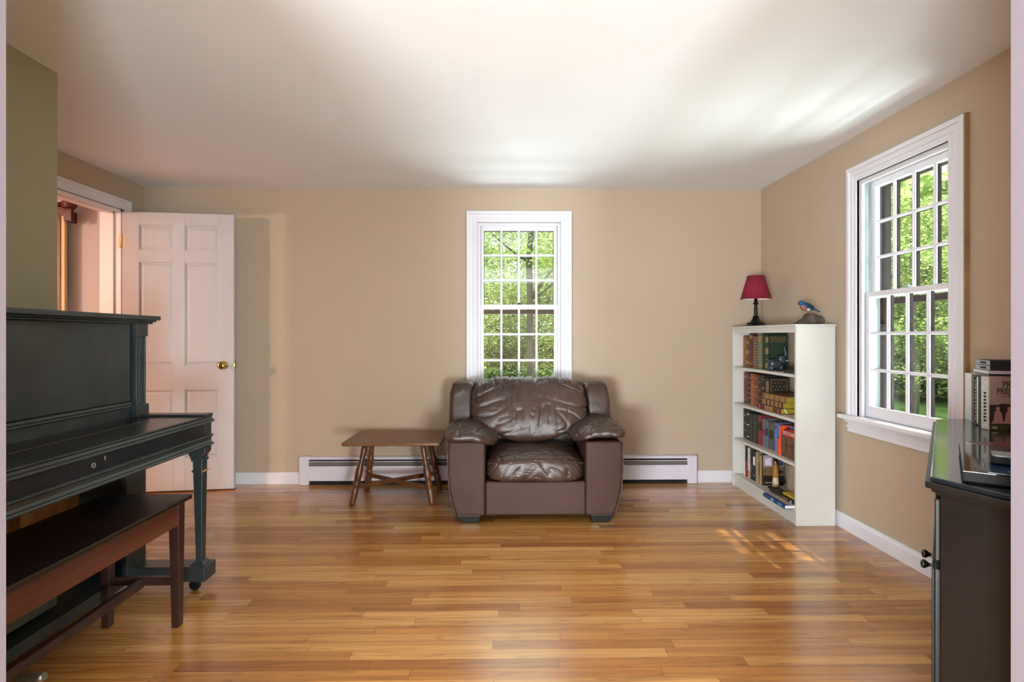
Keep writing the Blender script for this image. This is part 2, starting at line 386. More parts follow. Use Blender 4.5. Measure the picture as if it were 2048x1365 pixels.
# ------------------------------------------------------------------ windows
def window(name, P, note):
    root = thing(name, P(0, 0, WZ0), kind='structure')
    class WB(MB):
        def bx(s, u0, u1, d0, d1, z0, z1):
            vs = [P(u, d, z) for z in (z0, z1) for u, d in ((u0, d0), (u1, d0), (u1, d1), (u0, d1))]
            fs = [(3, 2, 1, 0), (4, 5, 6, 7), (0, 1, 5, 4), (1, 2, 6, 5), (2, 3, 7, 6), (3, 0, 4, 7)]
            s.add(vs, [f[::-1] for f in fs] if name == 'window_2' else fs); return s
        def ring(s, u, z0, z1, w, d0, d1, bottom=True):
            s.bx(-u, -u+w, d0, d1, z0, z1); s.bx(u-w, u, d0, d1, z0, z1); s.bx(-u+w, u-w, d0, d1, z1-w, z1)
            if bottom: s.bx(-u+w, u-w, d0, d1, z0, z0+w)
            return s
    c = WB()
    for (a, b, t) in ((0, .086, -.016), (.062, .086, -.024), (.030, .036, -.020), (0, .012, -.021)):
        u = WH-.004
        c.bx(-u-b, -u-a, t, 0, WZ0, WZ1+b); c.bx(u+a, u+b, t, 0, WZ0, WZ1+b); c.bx(-u-a, u+a, t, 0, WZ1+a, WZ1+b)
    c.build('casing', 'trim', root, bevel=.0025)
    if name == 'window_2':
        e = WB(); e.bx(-WH-.0915, -WH-.083, -.022, 0, WZ0, WZ1+.088); e.build('casing_edge', 'brownedge', root)
    st = WB(); st.bx(-WH-.115, WH+.115, -.058, .02, WZ0-.025, WZ0); st.build('stool', 'trim', root, bevel=.006, seg=3)
    ap = WB(); ap.bx(-WH-.086, WH+.086, -.014, 0, WZ0-.10, WZ0-.025); ap.bx(-WH-.092, WH+.092, -.026, 0, WZ0-.045, WZ0-.025); ap.bx(-WH-.09, WH+.09, -.019, 0, WZ0-.075, WZ0-.06)
    ap.build('apron', 'trim', root, bevel=.004, seg=3)
    j = WB(); j.ring(WH, WZ0-.03, WZ1, .012, 0, .15); j.bx(-WH+.012, WH-.012, .02, .17, WZ0-.03, WZ0-.004); j.ring(WH-.012, WZ0, WZ1-.012, .012, .0, .016, False); j.build('jamb', 'trim', root)
    li = WB()
    for sg in (-1, 1):
        a, b = sorted((sg*(WH-.012), sg*(WH-.018)))
        li.bx(a, b, .016, .10, WZ0, WZ1-.012)
        a, b = sorted((sg*(WH-.018), sg*(WH-.026))); li.bx(a, b, .050, .056, 1.36, WZ1-.012)
        a, b = sorted((sg*(WH-.018), sg*(WH-.022))); li.bx(a, b, .028, .034, 1.36, WZ1-.05)
    li.build('jamb_liner', 'alum', root)
    def sash(nm, d0, z0, z1, bot, top):
        s = WB(); u = WH-.020; t = .030; w = .030
        s.bx(-u, -u+w, d0, d0+t, z0, z1); s.bx(u-w, u, d0, d0+t, z0, z1); s.bx(-u+w, u-w, d0, d0+t, z1-top, z1); s.bx(-u+w, u-w, d0, d0+t, z0, z0+bot)
        g0, g1, h0, h1 = -u+w, u-w, z0+bot, z1-top
        for k in range(1, 4):
            x = g0+(g1-g0)*k/4; s.bx(x-.0085, x+.0085, d0+.010, d0+.018, h0, h1); s.bx(x-.0035, x+.0035, d0+.003, d0+.010, h0, h1)
        for k in range(1, 3):
            z = h0+(h1-h0)*k/3; s.bx(g0, g1, d0+.0105, d0+.0175, z-.0085, z+.0085); s.bx(g0, g1, d0+.0035, d0+.010, z-.0035, z+.0035)
        so = s.build(nm, 'trim', root, bevel=.0015)
        ex = WB()
        for k in range(1, 4):
            x = g0+(g1-g0)*k/4; ex.bx(x-.0095, x+.0095, d0+.023, d0+.036, h0, h1)
        for k in range(1, 3):
            z = h0+(h1-h0)*k/3; ex.bx(g0, g1, d0+.0235, d0+.0355, z-.0095, z+.0095)
        if nm == 'upper_sash':
            ex.bx(-u, -u+w+.004, d0+t, d0+t+.010, z0, z1); ex.bx(u-w-.004, u, d0+t, d0+t+.010, z0, z1); ex.bx(-u, u, d0+t, d0+t+.010, z1-top-.005, z1)
        ex.build('exterior_muntins', 'storm', so)
        gl = WB(); gl.bx(g0-.004, g1+.004, d0+.0195, d0+.0225, h0-.004, h1+.004); gl.build('pane', 'glass', so)
        return so
    ls = sash('lower_sash', .024, WZ0+.001, 1.388, .062, .028)
    sash('upper_sash', .058, 1.355, WZ1-.012, .030, .036)
    lk = WB(); lk.bx(-.028, .028, .028, .05, 1.3881, 1.393); lk.bx(-.012, .012, .030, .046, 1.393, 1.401); lk.bx(-.004, .034, .034, .042, 1.398, 1.404); lk.build('sash_lock', 'bronze' if name == 'window_1' else 'alum', root, bevel=.002)
    so = WB(); so.ring(WH-.0125, WZ0, WZ1-.0125, .034, .112, .140); so.bx(-WH+.045, WH-.045, .114, .136, 1.318, 1.352)
    so.ring(WH+.02, WZ0-.04, WZ1+.02, .036, .150, .175)
    so.build('storm_frame', 'storm', root, bevel=.002)
    return root
M['hinge'] = basic('hinge_pale_brass', (226, 204, 166), .4, .3, var=.05)
M['bronze'] = basic('bronze_lock', (66, 44, 34), .35, .6)
window('window_1', lambda u, d, z: (WCX+u, YB+d, z), '')
window('window_2', lambda u, d, z: (XR+d, WCY+u, z), '')

# ------------------------------------------------------------------ six-panel door
hinge = Vector((XL+.012, 4.015, .010)); dend = Vector((-1.990, 4.112, .010)); dv = (dend-hinge); dw = dv.length; ang = math.atan2(dv.y, dv.x)
dxf = Matrix.Translation(hinge) @ Matrix.Rotation(ang, 4, 'Z')
door = thing('door_1', tuple(hinge), kind='structure')
DT = .035; DH = 2.032
mb = MB(dxf)
us = [0, .112, .346, .421, .656, dw]; zs = [0, .235, .735, .915, 1.67, 1.757, 1.940, DH]
for i in range(5):
    for k in range(7):
        pan = (i in (1, 3)) and (k in (1, 3, 5))
        if not pan: continue
u0s = [(0, .112), (.346, .421), (.656, dw)]
for a, b in u0s: mb.box(a, b, 0, DT, 0, DH)
for a, b in ((.112, .346), (.421, .656)):
    for z0, z1 in ((0, .235), (.735, .915), (1.67, 1.757), (1.940, DH)): mb.box(a, b, 0, DT, z0, z1)
    for z0, z1 in ((.235, .735), (.915, 1.67), (1.757, 1.940)):
        mb.box(a, b, .011, DT-.011, z0, z1)                       # recessed ground
        g = .028
        for y0, y1 in ((.011, .004), (DT-.011, DT-.004)):         # raised field with sloped edge
            v = [(a+.014, y0, z0+.014), (b-.014, y0, z0+.014), (b-.014, y0, z1-.014), (a+.014, y0, z1-.014), (a+g, y1, z0+g), (b-g, y1, z0+g), (b-g, y1, z1-g), (a+g, y1, z1-g)]
            f = [(4, 5, 6, 7), (0, 1, 5, 4), (1, 2, 6, 5), (2, 3, 7, 6), (3, 0, 4, 7)]
            mb.add(v, f if y1 < y0 else [tuple(reversed(q)) for q in f])
        for (c0, c1, e0, e1) in ((a, a+.007, z0, z1), (b-.007, b, z0, z1), (a, b, z0, z0+.007), (a, b, z1-.007, z1)):
            mb.box(c0, c1, .005, DT-.005, e0, e1)
mb.build('door_leaf', 'door', door, bevel=.0015)
kb = MB(dxf)
for sg, y in ((-1, 0), (1, DT)):
    kb.lathe([(.030, 0), (.030, .004), (.022, .010), (.012, .013), (.011, .030), (.018, .036), (.027, .044), (.029, .052), (.026, .062), (.014, .067), (.001, .068)], (.690, y, .915), 28, (0, sg, 0))
kb.build('door_knob', 'brass', door)
lp = MB(dxf).box(dw, dw+.002, .005, .030, .885, .945); lp.box(dw+.002, dw+.010, .011, .024, .905, .925); lp.build('latch_plate', 'brass', door)
for z in (.20, 1.77):
    h = MB(dxf); h.lathe([(.006, 0), (.006, .090), (.004, .096), (.001, .098)], (-.004, -.005, z), 12); h.box(.0, .022, -.0015, .0, z, z+.09); h.box(-.024, -.008, -.002, .0, z, z+.09); h.build('hinge', 'hinge', door)
ds = thing('door_stop', (-2.062, YB-.016, .04), 'small round dark-tipped door stop on the baseboard beside the open white door', 'door stop')
MB().lathe([(.012, 0), (.012, .004), (.005, .006), (.005, .024)], (-2.062, YB-.015, .040), 14, (0, -1, 0)).build('stem', 'brass', ds)
MB().lathe([(.010, 0), (.011, .004), (.010, .012), (.006, .016)], (-2.062, YB-.039, .040), 14, (0, -1, 0)).build('rubber_tip', 'black_hole', ds)

# ------------------------------------------------------------------ room beyond the door
cr = thing('curtain_rod', (-3.9, 4.40, 2.15), 'dark red wooden curtain rod with carved finial seen through the open doorway', 'curtain rod')
FX, FY, FZ = -3.443, 4.33, 2.163
MB().tube([(-5.2, FY, FZ), (FX-.02, FY, FZ)], .018, 14).build('rod', 'mahog', cr)
fin = MB(); fin.lathe([(.012, 0), (.027, .004), (.027, .014), (.014, .020), (.013, .034), (.020, .040), (.013, .046)], (FX-.03, FY, FZ), 18, (1, 0, 0))
prof = [(.012, .046), (.030, .065), (.041, .095), (.040, .125), (.028, .152), (.012, .165), (.001, .168)]
vs = []; seg = 40
for r, h in prof:
    for k in range(seg):
        a = 2*PI*k/seg+h*5; rr = r*(1+.10*math.cos(8*(2*PI*k/seg)))
        vs.append((FX-.03+h, FY+rr*math.cos(a), FZ+rr*math.sin(a)))
fin.add(vs, [(j*seg+k, (j+1)*seg+k, (j+1)*seg+(k+1) % seg, j*seg+(k+1) % seg) for j in range(len(prof)-1) for k in range(seg)], True)
fin.build('finial', 'mahog', cr)
br = MB(); pr_ = [(FX-.16, FZ-.02), (FX-.15, FZ-.035)]
bp = [(FX+.105, FZ-.032), (FX+.105, FZ-.130), (FX+.082, FZ-.130), (FX+.050, FZ-.098), (FX+.01, FZ-.078), (FX-.06, FZ-.068), (FX-.06, FZ-.02), (FX+.08, FZ-.02)]
br.prism(bp, 1, FY-.012, FY+.02); br.box(FX+.02, FX+.05, FY+.02, 4.449, FZ-.125, FZ-.04); br.build('bracket', 'mahog', cr, bevel=.003)
cu = thing('curtain', (-3.7, 4.40, 0), 'cream and rust curtain edge hanging under the red rod beyond the doorway', 'curtain')
cw = MB()
def sheet(mb, x0, x1, y, z0, z1, amp, k, n=40, seed=0):
    vs = []
    for j in (0, 1):
        for i in range(n+1):
            x = x0+(x1-x0)*i/n; vs.append((x, y+amp*math.sin(i/n*k*2*PI+seed), z0 if j == 0 else z1))
    N = len(vs); vs += [(a, b+.004, c) for a, b, c in vs]
    fs = [(i, i+1, n+2+i, n+1+i) for i in range(n)]+[(N+n+1+i, N+n+2+i, N+i+1, N+i) for i in range(n)]
    fs += [(i, N+i, N+i+1, i+1) for i in range(n)]+[(n+1+i, n+2+i, N+n+2+i, N+n+1+i) for i in range(n)]
    fs += [(0, n+1, N+n+1, N), (n, N+n, N+2*n+1, 2*n+1)]
    mb.add(vs, fs, True)
sheet(cw, -4.35, -3.470, 4.375, .05, 2.10, .012, 8); cw.build('panel', basic('curtain_rust', (196, 168, 150), .85, var=.2, scale=12), cu)
cw = MB(); sheet(cw, -3.4695, -3.447, 4.385, .05, 2.10, .004, 1); cw.build('lining', basic('curtain_white', (232, 224, 212), .85), cu)
hw = thing('wood_strip', (-3.434, 4.40, 0), 'narrow upright of bare pale wood beside the curtain beyond the doorway', 'wood strip')
B(-3.446, -3.423, 4.36, 4.385, 0, 2.10).build('upright', basic('raw_pine', (212, 198, 160), .7, var=.12, scale=6, stretch=(1, 1, .2)), hw)

# ------------------------------------------------------------------ baseboard heater
ht = thing('baseboard_heater', (0, 4.25, 0), 'long white baseboard heater along the back wall behind the table and armchair', 'heater')
hx0, hx1 = -1.50, 1.45; F = 4.222
MB().prism([(YB, .03), (YB, .215), (F+.012, .215), (F+.004, .210), (F+.004, .196), (F+.010, .196), (F+.012, .208), (YB-.004, .208), (YB-.004, .03)], 0, hx0, hx1).build('back_plate', 'heat_white', ht)
MB().box(hx0, hx1, F, F+.003, .034, .150).box(hx0, hx1, F, F+.010, .146, .150).build('front_panel', 'heat_white', ht, bevel=.001)
MB().prism([(F+.006, .153), (F+.010, .153), (F+.030, .176), (F+.026, .178)], 0, hx0, hx1).build('damper', 'heat_grey', ht)
B(hx0, hx1, F+.003, F+.007, .178, .183).build('damper_rail', 'heat_white', ht)
MB().box(hx0, hx1, F+.022, YB-.005, .001, .20).build('element_gap_shade', 'black_hole', ht)  # heating element as a black block, putting shade into the slot and bottom gap
for a, b in ((-1.550, -1.478), (1.430, 1.503)):
    MB().prism([(YB-.0005, .002), (YB-.0005, .218), (F+.010, .218), (F-.003, .208), (F-.003, .002)], 0, a, b).build('end_cap', 'heat_white', ht, bevel=.003)
ou = thing('wall_outlet', (-.852, YB-.004, .342), 'cream wall outlet plate low behind the wooden side table', 'outlet')
B(-.893, -.811, YB-.006, YB, .284, .40).build('cover_plate', 'plate', ou, bevel=.002)
for z in (.318, .366): MB().lathe([(.016, 0), (.016, .0015)], (-.852, YB-.006, z), 16, (0, -1, 0)).build('socket', 'plate', ou)

# ------------------------------------------------------------------ side table
tb = thing('side_table', (-.74, 3.92, 0), 'rectangular maple side table with turned splayed legs left of the armchair', 'table')
X0, X1, Y0, Y1, TZ = -1.072, -.410, 3.665, 4.178, .430
def rrect(x0, x1, y0, y1, r, n=6):
    p = []
    for cx, cy, a0 in ((x1-r, y0+r, -PI/2), (x1-r, y1-r, 0), (x0+r, y1-r, PI/2), (x0+r, y0+r, PI)):
        for k in range(n+1): a = a0+k*PI/2/n; p.append((cx+r*math.cos(a), cy+r*math.sin(a)))
    return p
MB().prism(rrect(X0, X1, Y0, Y1, .02), 2, TZ-.022, TZ).build('tabletop', 'table', tb, bevel=.007, seg=3)
legp = [(.0, .017), (.02, .0175), (.045, .019), (.06, .0205), (.085, .021), (.10, .0215), (.112, .019), (.120, .015), (.126, .019), (.140, .021), (.150, .019), (.156, .015), (.163, .019), (.20, .0225), (.235, .0225), (.262, .018), (.285, .0145), (.292, .017), (.299, .0145), (.33, .016), (.37, .0175), (.41, .0155)]
legs = [((-1.014, 3.722), (-.934, 3.765)), ((-.473, 3.722), (-.545, 3.765)), ((-1.004, 4.105), (-.950, 4.06)), ((-.466, 4.105), (-.540, 4.06))]
mid = []
for (bx_, by_), (tx, ty) in legs:
    b0 = Vector((bx_, by_, 0)); t0 = Vector((tx, ty, TZ-.022)); d = t0-b0; L = d.length
    m_ = MB(); m_.lathe([(r*1.14, h/.41*L) for h, r in legp], b0, 10, d)
    # foot trimmed level with the floor
    m_.v = [(x, y, max(z, 0.0)) for x, y, z in m_.v]
    m_.build('leg', 'table_leg', tb); mid.append(b0+d*.29)
def bar(a, b, w, h, m, name, par, bev=.003):
    a, b = Vector(a), Vector(b); d = b-a; xf = Matrix.Translation(a) @ d.to_track_quat('X', 'Z').to_matrix().to_4x4()
    return MB(xf).box(0, d.length, -w/2, w/2, -h/2, h/2).build(name, m, par, bevel=bev)
for i, j, dz in ((0, 3, 0.006), (1, 2, -.006)):
    bar(mid[i]+Vector((0, 0, dz)), mid[j]+Vector((0, 0, dz)), .022, .028, 'table_leg', 'stretcher', tb)

# ------------------------------------------------------------------ leather armchair
CX = .203
ch = thing('armchair', (CX, 3.75, 0), 'wide brown leather armchair with puffy cushions standing below the back window', 'armchair')
def nz(p, s, o=0): return noise.noise(Vector((p[0]*s+o, p[1]*s-o, p[2]*s+o*.5)))
def rid(x): return (1-abs(x))**6
def displace(o, fn):
    me = o.data; me.update(); ns = [v.normal.copy() for v in me.vertices]
    off = ch.location
    for v, n in zip(me.vertices, ns): v.co += n*fn(v.co+off, n)
    me.update()
# base box between the arms
MB().box(CX-.305, CX+.305, 3.352, 4.08, .048, .250).build('base', 'leather_flat', ch, bevel=.010, seg=3)
# back: padded shell with two wings
bk = MB().blob(lambda x, y, z: (CX-.012+x*.545*(1-.02*z), 4.045+y*.095+.03*z, .46+z*.352), 14, 7).build('backrest', 'leather', ch)
displace(bk, lambda p, n: .004*nz(p, 6))
for sg in (-1, 1):
    w = MB().blob(lambda x, y, z: (CX-.010+sg*(.475+.02*(.5-z*.5))+x*.085, 3.965+y*.12+.045*z, .61+z*.202), 24, 6).build('wing', 'leather', ch)
    displace(w, lambda p, n: .006*nz(p, 7, 3)+.006*rid(nz((p[0]*.6, p[1], p[2]*2.2), 5, 1)*2))
# arms: front outline extruded back
for sg in (-1, 1):
    out = [(.308, .048), (.478, .048), (.492, .075), (.512, .14), (.527, .22), (.534, .31), (.536, .40), (.530, .50), (.308, .50)]
    if sg > 0: out = [(a-.004, b) for a, b in out]
    pr2 = [(CX+sg*a, b) for a, b in out]
    if sg < 0: pr2 = pr2[::-1]
    MB().prism(pr2, 1, 3.335, 4.09).build('arm', 'leather_flat', ch, bevel=.016, seg=4)
    # dark piping along the front panel edge
    MB().tube([(CX+sg*a*1.0, 3.338, b) for a, b in out[1:8]], .004, 8).build('piping', 'leather', ch)
def armpad(sg):
    hz = 0.022 if sg > 0 else 0
    def fn(x, y, z):
        t = x*sg                       # +1 outer, -1 inner
        wx = CX+sg*(.402+.170*t)
        droop = -.070*max(0, -t-.15)**1.3 - .035*max(0, t-.35)**1.5
        th = .046*(1-.15*abs(t))
        fy = 3.655+y*.345-.03*(t > 0)*t*(y < 0)
        lift = .006*(1-y*y)+.004*y
        return (wx, fy, .526+hz+z*th*(1.0 if z > 0 else .72)+droop+lift)
    o = MB().blob(fn, 48, 3.6).build('armrest_cushion', 'leather', ch)
    def d(p, n):
        a = .007*nz(p, 9, sg)+.004*nz(p, 22, 2)
        a -= .010*rid(min(1, abs(nz((p[0]*1.0, p[1]*.55, p[2]*.5), 9, 5+sg)*2.6)))*(.4+.6*max(0, n.z))
        return a
    displace(o, d)
    pts = []
    for k in range(15):
        u = -1+2*k/14; m = (1-abs(u)**3.6)**(1/3.6); x, y, z = fn(sg*u, -m, -.12); pts.append((x, y-.0015, z))
    MB().tube(pts, .0022, 6).build('seam', 'leather_flat', o)
armpad(-1); armpad(1)
# seat cushion
def seatfn(x, y, z):
    crown = .035*(1-x*x)*(1-.35*y*y)
    zz = .318+z*.078+(crown if z > 0 else 0)*min(1, z*1.5+.0 if z > 0 else 0)
    fy = 3.63+y*.315-(.014*(1-z*z) if y < 0 else 0)
    return (CX+x*.305, fy, zz)
se = MB().blob(seatfn, 64, 5).build('seat_cushion', 'leather', ch)
def sd(p, n):
    u = (p[0]-CX)/.3
    a = .006*nz(p, 6)+.003*nz(p, 16, 2)
    ang_ = math.atan2(p[2]-.46, abs(p[0]-CX)+.08)
    if n.y < -.3:   # fanned creases on the front border
        a -= .008*rid(min(1, abs(nz((p[0]*2.4+(p[2]-.3)*1.6*(1 if u > 0 else -1), 0, p[2]*.5), 6, 4))*3.2))
    if n.z > .4:
        a -= .007*rid(min(1, abs(nz((p[0]*1.5, p[1]*1.6, 0), 7, 8))*3))*(max(0, 3.62-p[1])*3+.25)
    return a
displace(se, sd)
pts = [(CX+x*.303, 3.3115+.0+.012*abs(x)**6, .373+.022*(1-x*x)-.006*abs(x)**4) for x in [-.97+1.94*k/24 for k in range(25)]]
MB().tube(pts, .0028, 6).build('seam', 'leather_flat', se)
MB().tube([(x, y-.001, .262-.006*(1-((x-CX)/.3)**2)) for x, y, z in pts], .003, 6).build('seam', 'leather_flat', se)
# back cushion
def lerp_tab(t, tab):
    for (a, va), (b, vb) in zip(tab, tab[1:]):
        if t <= b: k = (t-a)/(b-a); k = k*k*(3-2*k); return va+(vb-va)*k
    return tab[-1][1]
def backfn(x, y, z):
    wz = lerp_tab(z, [(-1.001, .90), (-.75, .95), (-.2, .985), (.2, 1.0), (.7, .99), (1.001, .95)])
    xx = CX-.022+x*.400*wz
    zz = .640+z*.215-(.006*x*x if z > 0 else -.12*x*x*max(0, -z)**1.5)
    bul = .125*(1+.18*(1-z*z))
    return (xx, 3.835+z*.075+y*bul, zz)
bc = MB().blob(backfn, 84, 4.6).build('back_cushion', 'leather', ch)
def bd(p, n):
    u = (p[0]-CX)/.4; v = (p[2]-.64)/.21
    a = .006*nz(p, 5)+.003*nz(p, 14, 3)
    # gathered pleats at the top edge
    if v > .25: a -= .013*min(1, (v-.25)*1.4)*rid(min(1, abs(nz((p[0]*3.0+p[2]*1.2, 0, p[2]*.7), 6, 9))*2.6)); a -= .008*min(1, (v-.25)*1.4)*rid(min(1, abs(nz((p[0]*3.0-p[2]*2.2, 1, p[2]*.7), 6, 2))*2.6))
    # central vertical creases
    c = math.exp(-((u-.02)/.55)**2)*math.exp(-((v+.05)/.5)**2)
    a -= .016*c*rid(min(1, abs(nz((p[0]*2.6-.35*p[2], 0, p[2]*.55), 6.5, 12))*3.0))
    # diagonal pulls from the upper corners
    s_ = 1 if u > 0 else -1
    a -= .011*min(1, abs(u)*1.3)*rid(min(1, abs(nz((p[0]*.5*s_+p[2]*1.25, 0, p[2]*.25-p[0]*.2*s_), 10, 20+s_*3))*2.8))
    a += .012*c
    return a
displace(bc, bd)
for sg in (-1, 1):
    for y in (3.352, 3.98):
        xs = (CX+sg*.482, CX+sg*.335); a, b = sorted(xs); a2, b2 = sorted((CX+sg*.450, CX+sg*.345))
        MB().frustum((a2, b2, y, y+.09), (a, b, y-.01, y+.10), 0, .052).build('foot', 'foot', ch, bevel=.004)

# ------------------------------------------------------------------ bookcase
bcx0, bcx1, bcy0, bcy1 = 1.762, 2.000, 3.270, 4.190
bk_ = thing('bookcase', (1.88, 3.73, 0), 'narrow cream painted bookcase with four open shelves in the right corner', 'bookcase')
for y0 in (bcy0, bcy1-.019): MB().box(bcx0, bcx1, y0, y0+.019, 0, 1.200).build('side_panel', 'shelfwhite', bk_, bevel=.0012)
MB().box(bcx0-.008, bcx1+.004, bcy0-.006, bcy1+.006, 1.200, 1.213).build('top', 'shelfwhite', bk_, bevel=.003)
MB().box(bcx0+.002, bcx0+.018, bcy0+.019, bcy1-.019, 1.163, 1.200).box(bcx0, bcx0+.004, bcy0+.019, bcy1-.019, 1.180, 1.200).build('top_rail', 'shelfwhite', bk_, bevel=.001)
SZ = [.095, .369, .635, .908]
for z in SZ: MB().box(bcx0+.003, bcx1-.004, bcy0+.019, bcy1-.019, z-.018, z).build('shelf', 'shelfwhite', bk_, bevel=.001)
kk = MB().box(bcx0+.010, bcx0+.026, bcy0+.019, bcy1-.019, 0, .077)
for q in range(3): kk.box(bcx0+.001+.003*q, bcx0+.012, bcy0+.019, bcy1-.019, .073-.006*q, .077-.006*q)
kk.build('kick_board', 'shelfwhite', bk_)

_bm = {}
def bmat(c, rough=.5):
    k = (c, rough)
    if k not in _bm: _bm[k] = basic('cover_%d_%d_%d' % c, c, rough, var=.22, scale=40, bump=.15, bscale=120)
    return _bm[k]
_t = math.radians(1.0)      # where a spine at depth X stands along the shelf, from its place in the photograph
PY = lambda px, X=1.823: X*(math.cos(_t)-(px-1024)/1100*math.sin(_t))/((px-1024)/1100*math.cos(_t)+math.sin(_t))
def book(name, label, box, c, deco=None, pages='pages', group=None, rough=.5, lying=False, gold='gold', spine_ribs=0):
    """box = x0,x1,y0,y1,z0,z1; spine at x0.  deco: list of (kind, lo, hi, material) bands along the spine as fractions"""
    x0, x1, y0, y1, z0, z1 = box
    r = thing(name, ((x0+x1)/2, (y0+y1)/2, z0), label, 'book', group)
    t = min(.003, (y1-y0 if not lying else z1-z0)*.12)
    cv = MB()
    if not lying:
        cv.box(x0+.003, x1, y0, y0+t, z0, z1); cv.box(x0+.003, x1, y1-t, y1, z0, z1)
        n = 8; w = (y1-y0)/2; pr3 = [((x0+.004)-.004*math.sin(PI*k/n), y0+w-w*math.cos(PI*k/n)) for k in range(n+1)]
        pr3 += [(x0+.006, y1), (x0+.006, y0)]
        cv.prism(pr3, 2, z0, z1)
        for q in range(spine_ribs):
            z = z0+(z1-z0)*(.12+.76*q/(max(1, spine_ribs-1))); cv.prism([(a-.0015 if a < x0+.0035 else a, b) for a, b in pr3], 2, z-.0018, z+.0018)
        pg = MB().box(x0+.004, x1-.003, y0+t+.0002, y1-t-.0002, z0+.002, z1-.003)
    else:
        cv.box(x0+.003, x1, y0, y1, z0, z0+t); cv.box(x0+.003, x1, y0, y1, z1-t, z1)
        n = 8; w = (z1-z0)/2; pr3 = [((x0+.004)-.004*math.sin(PI*k/n), z0+w-w*math.cos(PI*k/n)) for k in range(n+1)]
        pr3 += [(x0+.006, z1), (x0+.006, z0)]
        cv.prism(pr3, 1, y0, y1)
        for q in range(spine_ribs):
            y = y0+(y1-y0)*(.12+.76*q/(max(1, spine_ribs-1))); cv.prism([(a-.0015 if a < x0+.0035 else a, b) for a, b in pr3], 1, y-.0018, y+.0018)
        pg = MB().box(x0+.004, x1-.003, y0+.003, y1-.003, z0+t+.0002, z1-t-.0002)
    cv.build('cover', bmat(c, rough), r); pg.build('pages', pages, r)
    for (lo, hi, m_) in (deco or []):
        d = MB()
        if not lying:
            yy = (y1-y0)*.16; za, zb = z0+(z1-z0)*lo, z0+(z1-z0)*hi
            n = 6; w = (y1-y0)/2; arc = [((x0+.004)-.0046*math.sin(PI*(.18+.64*k/n)), y0+w-w*math.cos(PI*(.18+.64*k/n))) for k in range(n+1)]
            d.prism(arc+[(x0+.004, arc[-1][1]), (x0+.004, arc[0][1])], 2, za, zb)
        else:
            ya, yb = y0+(y1-y0)*lo, y0+(y1-y0)*hi
            n = 6; w = (z1-z0)/2; arc = [((x0+.004)-.0046*math.sin(PI*(.18+.64*k/n)), z0+w-w*math.cos(PI*(.18+.64*k/n))) for k in range(n+1)]
            d.prism(arc+[(x0+.004, arc[-1][1]), (x0+.004, arc[0][1])], 1, ya, yb)
        d.build('spine_ornament', m_ if isinstance(m_, str) else bmat(m_), r)
    return r
def row(shelf, items, Xs, group, h_of):
    for it in items:
        (label, pa, pb, ytop, dep, c, deco, ribs, pg) = it
        ya, yb = PY(pb, Xs)+.0006, PY(pa, Xs)-.0006
        ym = PY((pa+pb)/2, Xs)+.0175*Xs; z1 = 1.14-(ytop-673)*ym/1100
        book('book', label, (Xs, min(Xs+dep, 1.992), ya, yb, SZ[shelf]+.0003, z1), c, deco, pg, group, spine_ribs=ribs)
G = 'gold'
fil = [(.09, .13, G), (.33, .35, G), (.58, .64, G), (.85, .87, G)]
fine = [(a/12+.02, a/12+.05, G) for a in range(12)]
row(3, [
 ('orange-brown book farthest from the camera on the top shelf', 1485.4, 1490.2, 672.6, .15, (150, 84, 36), None, 0, 'pages'),
 ('brown book with worn gold tooling beside the orange-brown one on the top shelf', 1490.3, 1498, 673, .15, (92, 58, 34), [(.1, .2, G), (.42, .55, G), (.76, .84, G)], 4, 'pages'),
 ('tall dark red book between brown volumes on the top shelf', 1498.1, 1505.2, 665.8, .155, (88, 30, 26), [(.83, .93, G), (.1, .14, G)], 0, 'pages'),
 ('grey-brown book with a densely speckled spine on the top shelf', 1505.3, 1514.4, 673, .15, (84, 68, 56), fine, 0, 'pages'),
 ('tall sage-green book with gold tooling on the top shelf', 1514.6, 1523.2, 665.6, .155, (98, 118, 84), [(.06, .12, G), (.3, .33, G), (.5, .53, G), (.74, .90, G)], 0, 'pages'),
 ('plain dark green book between two gold-tooled green books on the top shelf', 1523.4, 1529.4, 665.8, .155, (22, 50, 38), None, 0, 'pages'),
], 1.823, 'books standing on the top shelf', None)
y_g = PY(1536.5)
book('book', 'green book on the top shelf, front cover shown with gold lettering', (1.823, 1.957, y_g, PY(1529.6)-.0005, SZ[3]+.0003, 1.150), (28, 50, 34), [(.05, .20, G), (.28, .30, G), (.45, .62, G), (.78, .93, G)], 'pages', 'books standing on the top shelf')
gb = [o for o in bpy.data.objects if o.get('label', '').startswith('green book on the top shelf')][0]
xfc = lambda x, y, z: Matrix.Translation((x, y, z)) @ Matrix.Rotation(PI/2, 4, 'X')
L_ = MB()   # tall condensed ornamental gold lettering with leafy base, too worn to read
rr = random.Random(3)
for k in range(11):
    x = 1.838+k*.0100; h = .030+.004*rr.random()
    L_.box(x, x+.0022, y_g-.0006, y_g, 1.105, 1.105+h)
    if k % 3 == 0: L_.box(x, x+.008, y_g-.0006, y_g, 1.105+h-.003, 1.105+h)
    if k % 3 == 1: L_.box(x, x+.006, y_g-.0006, y_g, 1.105+h*.45, 1.105+h*.45+.003)
    if k % 4 == 2: L_.box(x-.005, x+.002, y_g-.0006, y_g, 1.105, 1.108)
L_.box(1.832, 1.948, y_g-.0006, y_g, 1.0985, 1.0995); L_.build('cover_lettering', 'gold', gb)

